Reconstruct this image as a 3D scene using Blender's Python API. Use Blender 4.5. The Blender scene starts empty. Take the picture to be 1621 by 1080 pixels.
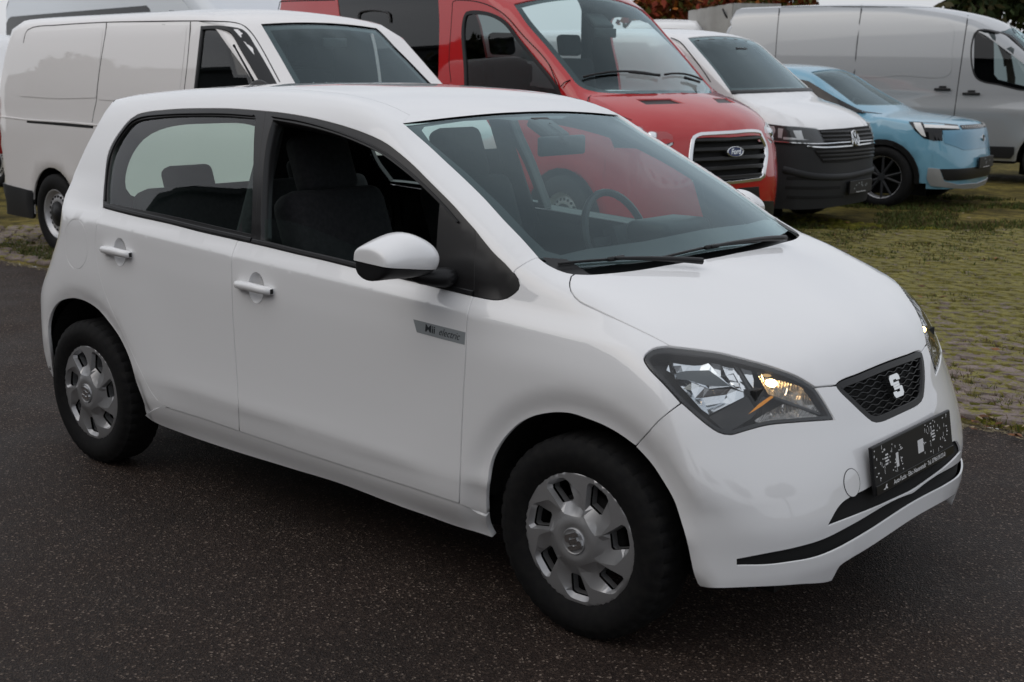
import bpy, bmesh, math, random
import numpy as np
from mathutils import Vector, Matrix
from mathutils.geometry import delaunay_2d_cdt
SC = bpy.context.scene
COL = SC.collection
rad = math.radians
# ------------------------------------------------------------------ camera
CX, CY, CZ, YAW, PIT, ROL, FOC = 1.9902, -3.3930, 1.53175, 2.279114, -0.209794, 0.005383, 2013.168
_fw = np.array([math.cos(PIT)*math.cos(YAW), math.cos(PIT)*math.sin(YAW), math.sin(PIT)])
_r = np.array([math.sin(YAW), -math.cos(YAW), 0.0]); _u = np.cross(_r, _fw)
CR = _r*math.cos(ROL)+_u*math.sin(ROL); CU = -_r*math.sin(ROL)+_u*math.cos(ROL)
CO = np.array([CX, CY, CZ])
cam_d = bpy.data.cameras.new("camera"); cam = bpy.data.objects.new("camera", cam_d); COL.objects.link(cam)
cam_d.sensor_width = 36.0; cam_d.lens = FOC/1621.0*36.0; cam_d.clip_start = 0.05; cam_d.clip_end = 2000
M = Matrix(((CR[0], CU[0], -_fw[0], CX), (CR[1], CU[1], -_fw[1], CY), (CR[2], CU[2], -_fw[2], CZ), (0, 0, 0, 1)))
cam.matrix_world = M
cam_d.dof.use_dof = True; cam_d.dof.focus_distance = 4.2; cam_d.dof.aperture_fstop = 7.1
SC.camera = cam
# ------------------------------------------------------------------ light
SUN_EL, SUN_AZ = 42.0, 250.0          # azimuth of the light's origin, degrees from +x to +y
world = bpy.data.worlds.new("World"); SC.world = world; world.use_nodes = True
wn = world.node_tree; bgn = wn.nodes["Background"]
sky = wn.nodes.new("ShaderNodeTexSky"); sky.sky_type = 'NISHITA'; sky.sun_disc = False
sky.sun_elevation = rad(SUN_EL); sky.sun_rotation = rad(90-SUN_AZ); sky.air_density = 1.0; sky.dust_density = 4.0; sky.ozone_density = 1.0
# overcast: the clear sky is veiled by an even cloud deck whose brightness follows the sky's
mixc = wn.nodes.new("ShaderNodeMix"); mixc.data_type = 'RGBA'; mixc.inputs[0].default_value = 0.82
tc = wn.nodes.new("ShaderNodeTexCoord"); nz = wn.nodes.new("ShaderNodeTexNoise"); nz.inputs['Scale'].default_value = 2.2; nz.inputs['Detail'].default_value = 5
mp = wn.nodes.new("ShaderNodeMapping"); mp.inputs['Scale'].default_value = (1, 1, 2.6)
cr = wn.nodes.new("ShaderNodeValToRGB"); cr.color_ramp.elements[0].position = .3; cr.color_ramp.elements[1].position = .75
cr.color_ramp.elements[0].color = (6.2, 6.5, 7.0, 1); cr.color_ramp.elements[1].color = (9.0, 9.1, 9.4, 1)
wn.links.new(tc.outputs['Generated'], mp.inputs[0]); wn.links.new(mp.outputs[0], nz.inputs['Vector']); wn.links.new(nz.outputs['Fac'], cr.inputs[0])
sx_ = wn.nodes.new("ShaderNodeSeparateXYZ"); wn.links.new(tc.outputs['Generated'], sx_.inputs[0]); mr = wn.nodes.new("ShaderNodeMapRange")   # overcast sky: zenith brighter than horizon
mr.inputs[1].default_value = 0.0; mr.inputs[2].default_value = 1.0; mr.inputs[3].default_value = 1.0; mr.inputs[4].default_value = 1.34; wn.links.new(sx_.outputs[2], mr.inputs[0])
ml = wn.nodes.new("ShaderNodeVectorMath"); ml.operation = 'SCALE'; wn.links.new(cr.outputs[0], ml.inputs[0]); wn.links.new(mr.outputs[0], ml.inputs['Scale'])
wn.links.new(sky.outputs[0], mixc.inputs[6]); wn.links.new(ml.outputs[0], mixc.inputs[7]); wn.links.new(mixc.outputs[2], bgn.inputs[0])
bgn.inputs[1].default_value = 0.096
sun_d = bpy.data.lights.new("sun", 'SUN'); sun = bpy.data.objects.new("sun", sun_d); COL.objects.link(sun)
sun_d.energy = 0.5; sun_d.angle = rad(60); sun_d.color = (1.0, .97, .92)
_s = Vector((math.cos(rad(SUN_EL))*math.cos(rad(SUN_AZ)), math.cos(rad(SUN_EL))*math.sin(rad(SUN_AZ)), math.sin(rad(SUN_EL))))
sun.rotation_euler = _s.to_track_quat('Z', 'Y').to_euler(); sun.location = _s*30
SC.view_settings.view_transform = 'Standard'; SC.view_settings.look = 'None'; SC.view_settings.gamma = 1.0
SC.view_settings.exposure = 0.0; SC.view_settings.use_curve_mapping = False
SC.cycles.use_denoising = True; SC.cycles.max_bounces = 10; SC.cycles.transparent_max_bounces = 12

# ------------------------------------------------------------------ materials
def mat(name, col, rough=.5, metal=0., coat=0., spec=.5, emit=None, es=0., alpha=1., trans=0., ior=1.45, coat_rough=.03):
    m = bpy.data.materials.new(name); m.use_nodes = True; b = m.node_tree.nodes["Principled BSDF"]
    b.inputs['Base Color'].default_value = (*col, 1); b.inputs['Roughness'].default_value = rough; b.inputs['Metallic'].default_value = metal
    b.inputs['Coat Weight'].default_value = coat; b.inputs['Coat Roughness'].default_value = coat_rough
    b.inputs['Specular IOR Level'].default_value = spec; b.inputs['IOR'].default_value = ior
    b.inputs['Transmission Weight'].default_value = trans; b.inputs['Alpha'].default_value = alpha
    if emit: b.inputs['Emission Color'].default_value = (*emit, 1); b.inputs['Emission Strength'].default_value = es
    return m
def nd(m, t, **kw):
    n = m.node_tree.nodes.new(t)
    for k, v in kw.items(): n.inputs[k].default_value = v
    return n
def noise_col(m, c1, c2, scale, lo=.35, hi=.65, detail=6, rough=.6, obj=True):
    """base colour = mix of two colours by noise; returns the noise node"""
    L = m.node_tree.links; t = nd(m, "ShaderNodeTexCoord"); n = nd(m, "ShaderNodeTexNoise", Scale=scale, Detail=detail, Roughness=rough)
    r = nd(m, "ShaderNodeValToRGB"); r.color_ramp.elements[0].position = lo; r.color_ramp.elements[1].position = hi
    r.color_ramp.elements[0].color = (*c1, 1); r.color_ramp.elements[1].color = (*c2, 1)
    L.new(t.outputs['Object'], n.inputs['Vector']); L.new(n.outputs['Fac'], r.inputs[0]); L.new(r.outputs[0], m.node_tree.nodes["Principled BSDF"].inputs['Base Color'])
    return n, r
def bump(m, src, strength=.3, dist=.01):
    b = nd(m, "ShaderNodeBump"); b.inputs['Strength'].default_value = strength; b.inputs['Distance'].default_value = dist
    m.node_tree.links.new(src, b.inputs['Height']); m.node_tree.links.new(b.outputs[0], m.node_tree.nodes["Principled BSDF"].inputs['Normal'])
    return b
def paint(name, col, rough=.42, metal=0., orange=.012, coat=1.0):
    m = mat(name, col, rough, metal, coat=coat, coat_rough=.03, spec=.1 if metal == 0 else .5)
    t = nd(m, "ShaderNodeTexCoord"); n = nd(m, "ShaderNodeTexNoise", Scale=3.0, Detail=3.0, Roughness=.6)
    m.node_tree.links.new(t.outputs['Object'], n.inputs['Vector'])
    r = nd(m, "ShaderNodeMapRange"); r.inputs[1].default_value = .3; r.inputs[2].default_value = .75; r.inputs[3].default_value = .01; r.inputs[4].default_value = .045
    m.node_tree.links.new(n.outputs['Fac'], r.inputs[0]); m.node_tree.links.new(r.outputs[0], m.node_tree.nodes["Principled BSDF"].inputs['Coat Roughness'])
    # the inner side of a sheet is dull primer and lining, not lacquer
    m.node_tree.nodes["Principled BSDF"].inputs['Coat IOR'].default_value = 1.65
    g = nd(m, "ShaderNodeNewGeometry"); d = nd(m, "ShaderNodeBsdfDiffuse"); d.inputs[0].default_value = (.02, .02, .021, 1); x = nd(m, "ShaderNodeMixShader"); L = m.node_tree.links
    L.new(g.outputs['Backfacing'], x.inputs[0]); L.new(m.node_tree.nodes["Principled BSDF"].outputs[0], x.inputs[1]); L.new(d.outputs[0], x.inputs[2]); L.new(x.outputs[0], m.node_tree.nodes["Material Output"].inputs[0])
    return m
def glass(name, tint, f0=.0, rough=0.0, refl=(1, 1, 1)):
    """thin tinted pane: transparent x tint under a fresnel reflection"""
    m = bpy.data.materials.new(name); m.use_nodes = True; N = m.node_tree.nodes; L = m.node_tree.links; N.remove(N["Principled BSDF"])
    o = N["Material Output"]; t = N.new("ShaderNodeBsdfTransparent"); t.inputs[0].default_value = (*tint, 1)
    g = N.new("ShaderNodeBsdfGlossy"); g.inputs['Roughness'].default_value = rough; g.inputs[0].default_value = (*refl, 1)
    f = N.new("ShaderNodeFresnel"); f.inputs[0].default_value = 1.52; mx = N.new("ShaderNodeMixShader")
    geo = N.new("ShaderNodeNewGeometry"); ma = N.new("ShaderNodeMath"); ma.operation = 'MULTIPLY_ADD'; ma.inputs[1].default_value = 1.0; ma.inputs[2].default_value = f0
    cl = N.new("ShaderNodeClamp")
    # the same fresnel from inside and outside (a thin pane)
    inv = N.new("ShaderNodeMath"); inv.operation = 'MULTIPLY_ADD'; inv.inputs[1].default_value = 1/1.52-1.52; inv.inputs[2].default_value = 1.52
    L.new(geo.outputs['Backfacing'], inv.inputs[0]); L.new(inv.outputs[0], f.inputs[0])
    L.new(f.outputs[0], ma.inputs[0]); L.new(ma.outputs[0], cl.inputs[0]); L.new(cl.outputs[0], mx.inputs[0])
    L.new(t.outputs[0], mx.inputs[1]); L.new(g.outputs[0], mx.inputs[2]); L.new(mx.outputs[0], o.inputs[0])
    return m

# ------------------------------------------------------------------ objects
def tag(o, label=None, cat=None, group=None, kind=None):
    if label: o['label'] = label
    if cat: o['category'] = cat
    if group: o['group'] = group
    if kind: o['kind'] = kind
    return o
def empty(name, loc=(0, 0, 0), rz=0., label=None, cat=None, group=None):
    o = bpy.data.objects.new(name, None); COL.objects.link(o); o.location = loc; o.rotation_euler.z = rz; o.empty_display_size = .1
    return tag(o, label, cat, group)
def obj(name, me, m, parent=None, loc=None, rot=None, label=None):
    if m is not None and not me.materials: me.materials.append(m)
    o = bpy.data.objects.new(name, me); COL.objects.link(o)
    if parent is not None: o.parent = parent
    if loc is not None: o.location = loc
    if rot is not None: o.rotation_euler = rot
    if label: o['label'] = label
    return o
def mesh(name, V, F, normals=None, smooth=True):
    me = bpy.data.meshes.new(name); me.from_pydata([tuple(map(float, v)) for v in V], [], [tuple(map(int, f)) for f in F]); me.update()
    if smooth: me.polygons.foreach_set('use_smooth', [True]*len(me.polygons))
    if normals is not None: me.normals_split_custom_set_from_vertices([tuple(map(float, n)) for n in normals])
    return me
class MB:
    """collects simple shapes into one mesh"""
    def __init__(s): s.V = []; s.F = []
    def add(s, V, F):
        k = len(s.V); s.V += [tuple(map(float, v)) for v in V]; s.F += [tuple(int(i)+k for i in f) for f in F]; return s
    def box(s, c, d, R=None):
        P = [Vector(((i-.5)*d[0], (j-.5)*d[1], (k-.5)*d[2])) for i in (0, 1) for j in (0, 1) for k in (0, 1)]
        if R is not None: P = [R @ p for p in P]
        return s.add([p+Vector(c) for p in P], [(0, 1, 3, 2), (4, 6, 7, 5), (0, 4, 5, 1), (2, 3, 7, 6), (0, 2, 6, 4), (1, 5, 7, 3)])
    def tube(s, pts, r, n=8, caps=True):
        pts = [Vector(p) for p in pts]; rr = r if hasattr(r, '__len__') else [r]*len(pts); rings = []; up = None
        for i, p in enumerate(pts):
            d = (pts[min(i+1, len(pts)-1)]-pts[max(i-1, 0)]).normalized()
            if up is None: up = Vector((0, 0, 1)) if abs(d.z) < .9 else Vector((1, 0, 0))
            a = d.cross(up).normalized(); b = a.cross(d).normalized(); up = b
            rings.append([p+(a*math.cos(2*math.pi*k/n)+b*math.sin(2*math.pi*k/n))*rr[i] for k in range(n)])
        F = [(i*n+k, i*n+(k+1) % n, (i+1)*n+(k+1) % n, (i+1)*n+k) for i in range(len(pts)-1) for k in range(n)]
        if caps: F += [tuple(range(n))[::-1], tuple((len(pts)-1)*n+k for k in range(n))]
        return s.add([v for r_ in rings for v in r_], F)
    def lathe(s, prof, n=48, axis='y', c=(0, 0, 0), a0=0.):
        """prof: (radius, along axis)"""
        V = []; F = []
        for r_, h in prof:
            for k in range(n):
                a = a0+2*math.pi*k/n; p, q = r_*math.cos(a), r_*math.sin(a)
                V.append({'y': (c[0]+p, c[1]+h, c[2]+q), 'z': (c[0]+p, c[1]+q, c[2]+h), 'x': (c[0]+h, c[1]+p, c[2]+q)}[axis])
        for i in range(len(prof)-1):
            for k in range(n): F.append((i*n+k, i*n+(k+1) % n, (i+1)*n+(k+1) % n, (i+1)*n+k))
        return s.add(V, F)
    def prism(s, pts, z0, z1):
        n = len(pts); V = [(*p, z0) for p in pts]+[(*p, z1) for p in pts]
        return s.add(V, [tuple(range(n))[::-1], tuple(range(n, 2*n))]+[(i, (i+1) % n, n+(i+1) % n, n+i) for i in range(n)])
    def mesh(s, name, smooth=False, bevel=0., seg=2, sub=0, autosmooth=None):
        me = mesh(name, s.V, s.F, smooth=smooth)
        bm = bmesh.new(); bm.from_mesh(me)
        bmesh.ops.recalc_face_normals(bm, faces=bm.faces)
        if bevel: bmesh.ops.bevel(bm, geom=[e for e in bm.edges if len(e.link_faces) == 2 and e.calc_face_angle(0) > .4], offset=bevel, segments=seg, profile=.5, affect='EDGES', clamp_overlap=True)
        if autosmooth is not None:
            for f in bm.faces: f.smooth = True
            for e in bm.edges: e.smooth = not (len(e.link_faces) == 2 and e.calc_face_angle(0) > rad(autosmooth))
        bm.to_mesh(me); bm.free()
        return me
def subdiv(me, levels=2):
    """Catmull-Clark a mesh through a temporary object"""
    o = bpy.data.objects.new("tmp", me); COL.objects.link(o); md = o.modifiers.new("s", 'SUBSURF'); md.levels = levels; md.render_levels = levels
    dg = bpy.context.evaluated_depsgraph_get(); m2 = bpy.data.meshes.new_from_object(o.evaluated_get(dg)); bpy.data.objects.remove(o)
    m2.polygons.foreach_set('use_smooth', [True]*len(m2.polygons)); return m2
def text_mesh(body, size, extrude=.0005, align='CENTER', shear=0., bold=0.):
    c = bpy.data.curves.new("t", 'FONT'); c.body = body; c.size = size; c.extrude = extrude; c.align_x = align; c.align_y = 'CENTER'; c.shear = shear; c.offset = bold
    o = bpy.data.objects.new("t", c); COL.objects.link(o); dg = bpy.context.evaluated_depsgraph_get(); dg.update()
    me = bpy.data.meshes.new_from_object(o.evaluated_get(dg)); bpy.data.objects.remove(o); return me

# ------------------------------------------------------------------ implicit surfaces
def smax(a, b, k):
    h = np.maximum(k-np.abs(a-b), 0)/k; return np.maximum(a, b)+h*h*h*k/6
def smin(a, b, k): return -smax(-a, -b, k)
def sstep(x, a, b):
    t = np.clip((x-a)/(b-a), 0, 1); return t*t*(3-2*t)
class Cub:
    """C1 Hermite curve through points (monotone-limited); a knot given twice is a corner"""
    def __init__(s, pts):
        p = np.array(pts, float); s.x = p[:, 0]; s.y = p[:, 1]; d = np.diff(s.y)/np.diff(s.x); m = np.empty(len(s.x)); m[0] = d[0]; m[-1] = d[-1]
        w1 = 2*np.diff(s.x)[1:]+np.diff(s.x)[:-1]; w2 = np.diff(s.x)[1:]+2*np.diff(s.x)[:-1]
        with np.errstate(divide='ignore', invalid='ignore'):
            h = (w1+w2)/(w1/d[:-1]+w2/d[1:])
        m[1:-1] = np.where(d[:-1]*d[1:] > 0, h, 0); s.m = m
    def __call__(s, x):
        x = np.asarray(x, float); i = np.clip(np.searchsorted(s.x, x)-1, 0, len(s.x)-2); h = s.x[i+1]-s.x[i]; t = (x-s.x[i])/h
        lo = t < 0; hi = t > 1; tc_ = np.clip(t, 0, 1)
        v = (2*tc_**3-3*tc_**2+1)*s.y[i]+(tc_**3-2*tc_**2+tc_)*h*s.m[i]+(-2*tc_**3+3*tc_**2)*s.y[i+1]+(tc_**3-tc_**2)*h*s.m[i+1]
        return v+np.where(lo, t*h*s.m[i], 0)+np.where(hi, (t-1)*h*s.m[i+1], 0)
def solve(f, o, d, t1, n=90, it=26):
    """first zero of f along o+t d, t in 0..t1 (f>0 outside); nan when missed"""
    o = np.atleast_2d(o); d = np.atleast_2d(d); N = len(o); t1 = np.broadcast_to(t1, (N,)).astype(float)
    T = np.linspace(0, 1, n)[None, :]*t1[:, None]
    P = o[:, None, :]+T[:, :, None]*d[:, None, :]; v = f(P.reshape(-1, 3)).reshape(N, n)
    s = (v[:, :-1] > 0) & (v[:, 1:] <= 0); hit = s.any(1); i = s.argmax(1); idx = np.arange(N)
    a = T[idx, i]; b = T[idx, i+1]
    for _ in range(it):
        m = (a+b)/2; fm = f(o+m[:, None]*d); a = np.where(fm > 0, m, a); b = np.where(fm > 0, b, m)
    R = o+((a+b)/2)[:, None]*d; R[~hit] = np.nan; return R
def grad(f, P, h=2e-4):
    g = np.empty_like(P)
    for k in range(3):
        e = np.zeros(3); e[k] = h; g[:, k] = f(P+e)-f(P-e)
    return g/np.maximum(np.linalg.norm(g, axis=1, keepdims=True), 1e-12)
class Body:
    """a vehicle's master surface in its own frame (x forward, y left, z up, origin on the ground under the front axle)"""
    def __init__(s, f, loc=(0, 0, 0), rz=0.):
        s.f = f; s.loc = np.array(loc, float); s.rz = rz; c, n = math.cos(rz), math.sin(rz); s.R = np.array([[c, -n, 0], [n, c, 0], [0, 0, 1]])
        s.o = (CO-s.loc) @ s.R
    def ray(s, px):
        px = np.atleast_2d(np.array(px, float)); d = _fw+CR*((px[:, :1]-810.5)/FOC)-CU*((px[:, 1:2]-540)/FOC)
        return (d/np.linalg.norm(d, axis=1, keepdims=True)) @ s.R
    def rc(s, px, near=1.5, far=25.):
        """points of the photograph -> points of the surface"""
        d = s.ray(px); o = s.o[None]+near*d; R = solve(s.f, np.repeat(s.o[None], len(d), 0)+near*d, d, far-near, n=500)
        bad = np.where(np.isnan(R[:, 0]))[0]
        for i in bad:                     # a ray that just misses takes the surface point it passes closest
            P = s.o[None]+np.linspace(near, far, 1500)[:, None]*d[i]; p = P[np.argmin(s.f(P))][None]
            for _ in range(12): p = p-grad(s.f, p)*s.f(p)[:, None]*.8
            R[i] = p[0]
        return R
    def onplane(s, px, axis, val):
        d = s.ray(px); t = (val-s.o[axis])/d[:, axis]; return s.o[None]+t[:, None]*d
def crv(pts, sharp=(), closed=False, step=6.):
    """Catmull-Rom through points of the photograph; indices in `sharp` stay corners"""
    P = np.array(pts, float); n = len(P); out = []; rng = range(n if closed else n-1)
    for i in rng:
        p1 = P[i]; p2 = P[(i+1) % n]
        p0 = P[(i-1) % n] if (closed or i > 0) and i not in sharp else 2*p1-p2
        j = (i+1) % n; p3 = P[(i+2) % n] if (closed or i+2 < n) and j not in sharp else 2*p2-p1
        L = np.linalg.norm(p2-p1); k = max(1, int(L/step))
        # centripetal-ish: scale tangents by chord lengths
        l0 = max(np.linalg.norm(p1-p0), 1e-6); l2 = max(np.linalg.norm(p3-p2), 1e-6)
        m1 = ((p1-p0)/l0*L+(p2-p1))/2 if i not in sharp else (p2-p1); m2 = ((p3-p2)/l2*L+(p2-p1))/2 if j not in sharp else (p2-p1)
        for a in range(k):
            t = a/k; out.append((2*t**3-3*t*t+1)*p1+(t**3-2*t*t+t)*m1+(-2*t**3+3*t*t)*p2+(t**3-t*t)*m2)
    if not closed: out.append(P[-1])
    return np.array(out)
def resample(P, step):
    P = np.asarray(P, float); d = np.r_[0, np.cumsum(np.linalg.norm(np.diff(P, axis=0), axis=1))]; n = max(2, int(d[-1]/step)+1)
    t = np.linspace(0, d[-1], n); return np.c_[[np.interp(t, d, P[:, k]) for k in range(P.shape[1])]].T
def inpoly(P, poly):
    x, y = P[:, 0], P[:, 1]; c = np.zeros(len(P), bool); n = len(poly); j = n-1
    for i in range(n):
        xi, yi = poly[i]; xj, yj = poly[j]
        if yi != yj: c ^= ((yi > y) != (yj > y)) & (x < (xj-xi)*(y-yi)/(yj-yi)+xi)
        j = i
    return c
def area2(p): return .5*np.sum(p[:, 0]*np.roll(p[:, 1], -1)-np.roll(p[:, 0], -1)*p[:, 1])
def inset(p, g):
    """move a closed 2-D outline inwards by g"""
    if g == 0: return p
    s = np.sign(area2(p)); d = np.roll(p, -1, 0)-p; L = np.maximum(np.linalg.norm(d, axis=1, keepdims=True), 1e-9); n = s*np.c_[-d[:, 1], d[:, 0]]/L
    m = n+np.roll(n, 1, 0); q = np.maximum(np.sum(m*m, 1, keepdims=True)/2, .35); return p+g*m/q
def dedupe(p, eps=1e-4):
    k = [0]
    for i in range(1, len(p)):
        if np.linalg.norm(p[i]-p[k[-1]]) > eps: k.append(i)
    if np.linalg.norm(p[k[-1]]-p[k[0]]) < eps: k.pop()
    return p[k]
def segdist(Q, poly):
    D = np.full(len(Q), 1e9); n = len(poly)
    for i in range(n):
        a = poly[i]; b = poly[(i+1) % n]; ab = b-a; t = np.clip(((Q-a) @ ab)/max(ab @ ab, 1e-12), 0, 1); D = np.minimum(D, np.linalg.norm(Q-(a+t[:, None]*ab), axis=1))
    return D
def cdt(outline, holes, step, extra=None):
    loops = [outline]+list(holes); lo = outline.min(0); hi = outline.max(0); sx = step; sy = step*.866
    gx, gy = np.meshgrid(np.arange(lo[0]+sx*.5, hi[0], sx), np.arange(lo[1]+sy*.5, hi[1], sy)); gx = gx+((np.arange(gx.shape[0]) % 2)*sx/2)[:, None]
    Q = np.c_[gx.ravel(), gy.ravel()]; Q = Q[inpoly(Q, outline)] if len(Q) else Q
    for h in holes: Q = Q[~inpoly(Q, h)]
    for l in loops:
        if len(Q): Q = Q[segdist(Q, l) > step*.45]
    if extra is not None and len(extra):
        if len(Q):
            d2 = ((Q[:, None]-extra[None])**2).sum(2).min(1); Q = Q[d2 > (step*.30)**2]
        Q = np.vstack([Q, extra]) if len(Q) else extra
    V = []; E = []
    for l in loops:
        k = len(V); V += [Vector(p) for p in l]; E += [(k+i, k+(i+1) % len(l)) for i in range(len(l))]
    V += [Vector(q) for q in Q]
    v, e, f, *_ = delaunay_2d_cdt(V, E, [], 0, 1e-6)
    v = np.array([tuple(a) for a in v]); f = np.array([t for t in f if len(t) == 3])
    c = v[f].mean(1); k = inpoly(c, outline)
    for h in holes: k &= ~inpoly(c, h)
    f = f[k]; a = v[f]; ar = (a[:, 1, 0]-a[:, 0, 0])*(a[:, 2, 1]-a[:, 0, 1])-(a[:, 1, 1]-a[:, 0, 1])*(a[:, 2, 0]-a[:, 0, 0])
    f = f[np.abs(ar) > 1e-9]; return v, f
class Par:
    """a 2-D chart of the surface: side (x,z), top (x,y), front (y,z), rear (y,z), tube round an x axis, post round a z axis"""
    def __init__(s, k, c=(0, 0), r=1.): s.k = k; s.c = c; s.r = r
    def to2(s, P):
        P = np.atleast_2d(P); k = s.k
        if k == 'side': return P[:, [0, 2]]
        if k == 'top': return P[:, [0, 1]]
        if k in ('front', 'rear'): return P[:, [1, 2]]
        if k == 'tube': return np.c_[P[:, 0], np.arctan2(-(P[:, 1]-s.c[0]), P[:, 2]-s.c[1])*s.r]
        if k == 'post': return np.c_[np.arctan2(P[:, 1]-s.c[1], P[:, 0]-s.c[0])*s.r, P[:, 2]]
    def ray(s, Q, big=3.):
        n = len(Q); k = s.k; z = np.zeros(n)
        if k == 'side': return np.c_[Q[:, 0], z-big, Q[:, 1]], np.tile([0., 1, 0], (n, 1)), big
        if k == 'top': return np.c_[Q[:, 0], Q[:, 1], z+big+1], np.tile([0., 0, -1], (n, 1)), big+1
        if k == 'front': return np.c_[z+big, Q[:, 0], Q[:, 1]], np.tile([-1., 0, 0], (n, 1)), big+2
        if k == 'rear': return np.c_[z-9., Q[:, 0], Q[:, 1]], np.tile([1., 0, 0], (n, 1)), 8.
        if k == 'tube': a = Q[:, 1]/s.r; d = np.c_[z, np.sin(a), -np.cos(a)]; o = np.c_[Q[:, 0], z+s.c[0], z+s.c[1]]; return o-d*big, d, big
        if k == 'post': a = Q[:, 0]/s.r; d = np.c_[-np.cos(a), -np.sin(a), z]; o = np.c_[z+s.c[0], z+s.c[1], Q[:, 1]]; return o-d*big, d, big
SIDE, TOP, FRONT, REAR = Par('side'), Par('top'), Par('front'), Par('rear')
def lift(f, par, Q, off=0.):
    o, d, b = par.ray(Q); P = solve(f, o, d, b, n=200); bad = np.isnan(P[:, 0]); good = ~bad
    if bad.any() and good.any():          # rays that just miss an edge take the nearest hit
        for i in np.where(bad)[0]: P[i] = P[good][np.argmin(np.linalg.norm(Q[good]-Q[i], axis=1))]
    N = grad(f, P)
    if not (isinstance(off, (int, float)) and off == 0):
        o_ = off(P) if callable(off) else off; P = P+N*(o_[:, None] if hasattr(o_, '__len__') else o_)
    return P, N
def panel(name, body, par, outline, m, parent, step=.03, gap=.0028, flange=.014, off=0., holes=(), mirror=False, hflange=None, label=None, hgap=None, symm=False, extra=None):
    """a sheet of the vehicle's skin: outline (3-D points or chart points) triangulated in a chart and lifted onto the surface, edges folded inwards"""
    L = par.to2(outline) if np.shape(outline)[1] == 3 else np.asarray(outline, float)
    L = inset(dedupe(L, .002), gap); H = []
    for h in holes:
        h2 = par.to2(h) if np.shape(h)[1] == 3 else np.asarray(h, float); H.append(inset(dedupe(h2, .002), -(gap if hgap is None else hgap)))
    if extra is not None:
        k = inpoly(extra, L) & (segdist(extra, L) > .004)
        for h in H: k &= ~inpoly(extra, h) & (segdist(extra, h) > .004)
        extra = extra[k]
    v, f = cdt(L, H, step, extra); P, N = lift(body.f, par, v, off)
    a = P[f]; nn = np.cross(a[:, 1]-a[:, 0], a[:, 2]-a[:, 0]); fl = np.sum(nn*N[f].mean(1), 1) < 0; f[fl] = f[fl][:, ::-1]
    V = [P]; Nn = [N]; F = [list(map(tuple, f))]
    fd = flange
    if fd:
        from collections import Counter
        ec = {}
        for t in f:
            for i in range(3): ec[(t[i], t[(i+1) % 3])] = 1
        be = [(a_, b_) for (a_, b_) in ec if (b_, a_) not in ec]
        ids = sorted({a_ for e in be for a_ in e}); mp_ = {a_: i for i, a_ in enumerate(ids)}; k = len(P); n = len(ids)
        # outward (in-surface) direction at each edge vertex
        T = {i: np.zeros(3) for i in ids}
        for a_, b_ in be:
            t = P[b_]-P[a_]; t /= max(np.linalg.norm(t), 1e-9); s_ = np.cross(t, N[a_]); T[a_] += s_; T[b_] += s_
        E0 = P[ids]; S = np.array([T[i]/max(np.linalg.norm(T[i]), 1e-9) for i in ids]); Ni = N[ids]
        hf = np.full(n, fd)
        if hflange is not None and H:
            v2 = v[ids]; onh = np.zeros(n, bool)
            for h in H: onh |= segdist(v2, h) < 1e-4
            hf = np.where(onh, hflange, fd)
        e = min(.0015, fd*.3); R1 = E0+S*e*.6-Ni*e; R2 = R1-Ni*hf[:, None]
        V += [R1, R2]; nm = (Ni+S); nm /= np.linalg.norm(nm, axis=1, keepdims=True); Nn += [nm, S]
        F.append([(b_, a_, k+mp_[a_], k+mp_[b_]) for a_, b_ in be]); F.append([(k+mp_[b_], k+mp_[a_], k+n+mp_[a_], k+n+mp_[b_]) for a_, b_ in be])
    V = np.vstack(V); Nn = np.vstack(Nn); F = [t for g in F for t in g]
    if symm:                               # close the mirrored half into the same mesh
        k = len(V); V = np.vstack([V, V*[1, -1, 1]]); Nn = np.vstack([Nn, Nn*[1, -1, 1]]); F += [tuple(i+k for i in t)[::-1] for t in F]
    o = obj(name, mesh(name, V, F, Nn), m, parent, label=label)
    if mirror:
        V2 = V*[1, -1, 1]; N2 = Nn*[1, -1, 1]; o2 = obj(name, mesh(name, V2, [t[::-1] for t in F], N2), m, parent)
    return o
def ribbon(name, body, P, N, w, h, m, parent, closed=False, sink=.0):
    """a strip of trim w wide and h proud along points P of the surface"""
    P = np.asarray(P); n = len(P); T = np.roll(P, -1, 0)-np.roll(P, 1, 0)
    if not closed: T[0] = P[1]-P[0]; T[-1] = P[-1]-P[-2]
    T /= np.linalg.norm(T, axis=1, keepdims=True); B = np.cross(N, T)
    rows = [P-B*w/2-N*.004, P-B*w/2+N*h*.6, P-B*w*.3+N*h, P+B*w*.3+N*h, P+B*w/2+N*h*.6, P+B*w/2-N*.004]
    V = np.stack(rows, 1).reshape(-1, 3); F = []; k = len(rows)
    for i in range(n if closed else n-1):
        j = (i+1) % n
        for q in range(k-1): F.append((i*k+q, i*k+q+1, j*k+q+1, j*k+q))
    if not closed: F += [tuple(range(k)), tuple((n-1)*k+q for q in range(k))[::-1]]
    b = MB().add(V, F); return obj(name, b.mesh(name, autosmooth=40), m, parent)
WHITE = paint("white_paint", (.79, .79, .795), .5)
WHITE2 = paint("cream_white_paint", (.80, .775, .76), .5)
RED = paint("red_paint", (.42, .004, .006), .45)
BLUE = paint("light_blue_paint", (.16, .35, .47), .45)
SILVER = paint("silver_paint", (.33, .34, .35), .35, .5)
BLACKP = mat("black_plastic", (.010, .010, .011), .42, spec=.4)
TRIMB = mat("dull_black_trim", (.014, .0135, .014), .28, spec=.42)
GLOSSB = mat("gloss_black_glass_border", (.006, .006, .007), .06)
GREYP = mat("dark_grey_plastic", (.020, .021, .023), .55, spec=.35)
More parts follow.
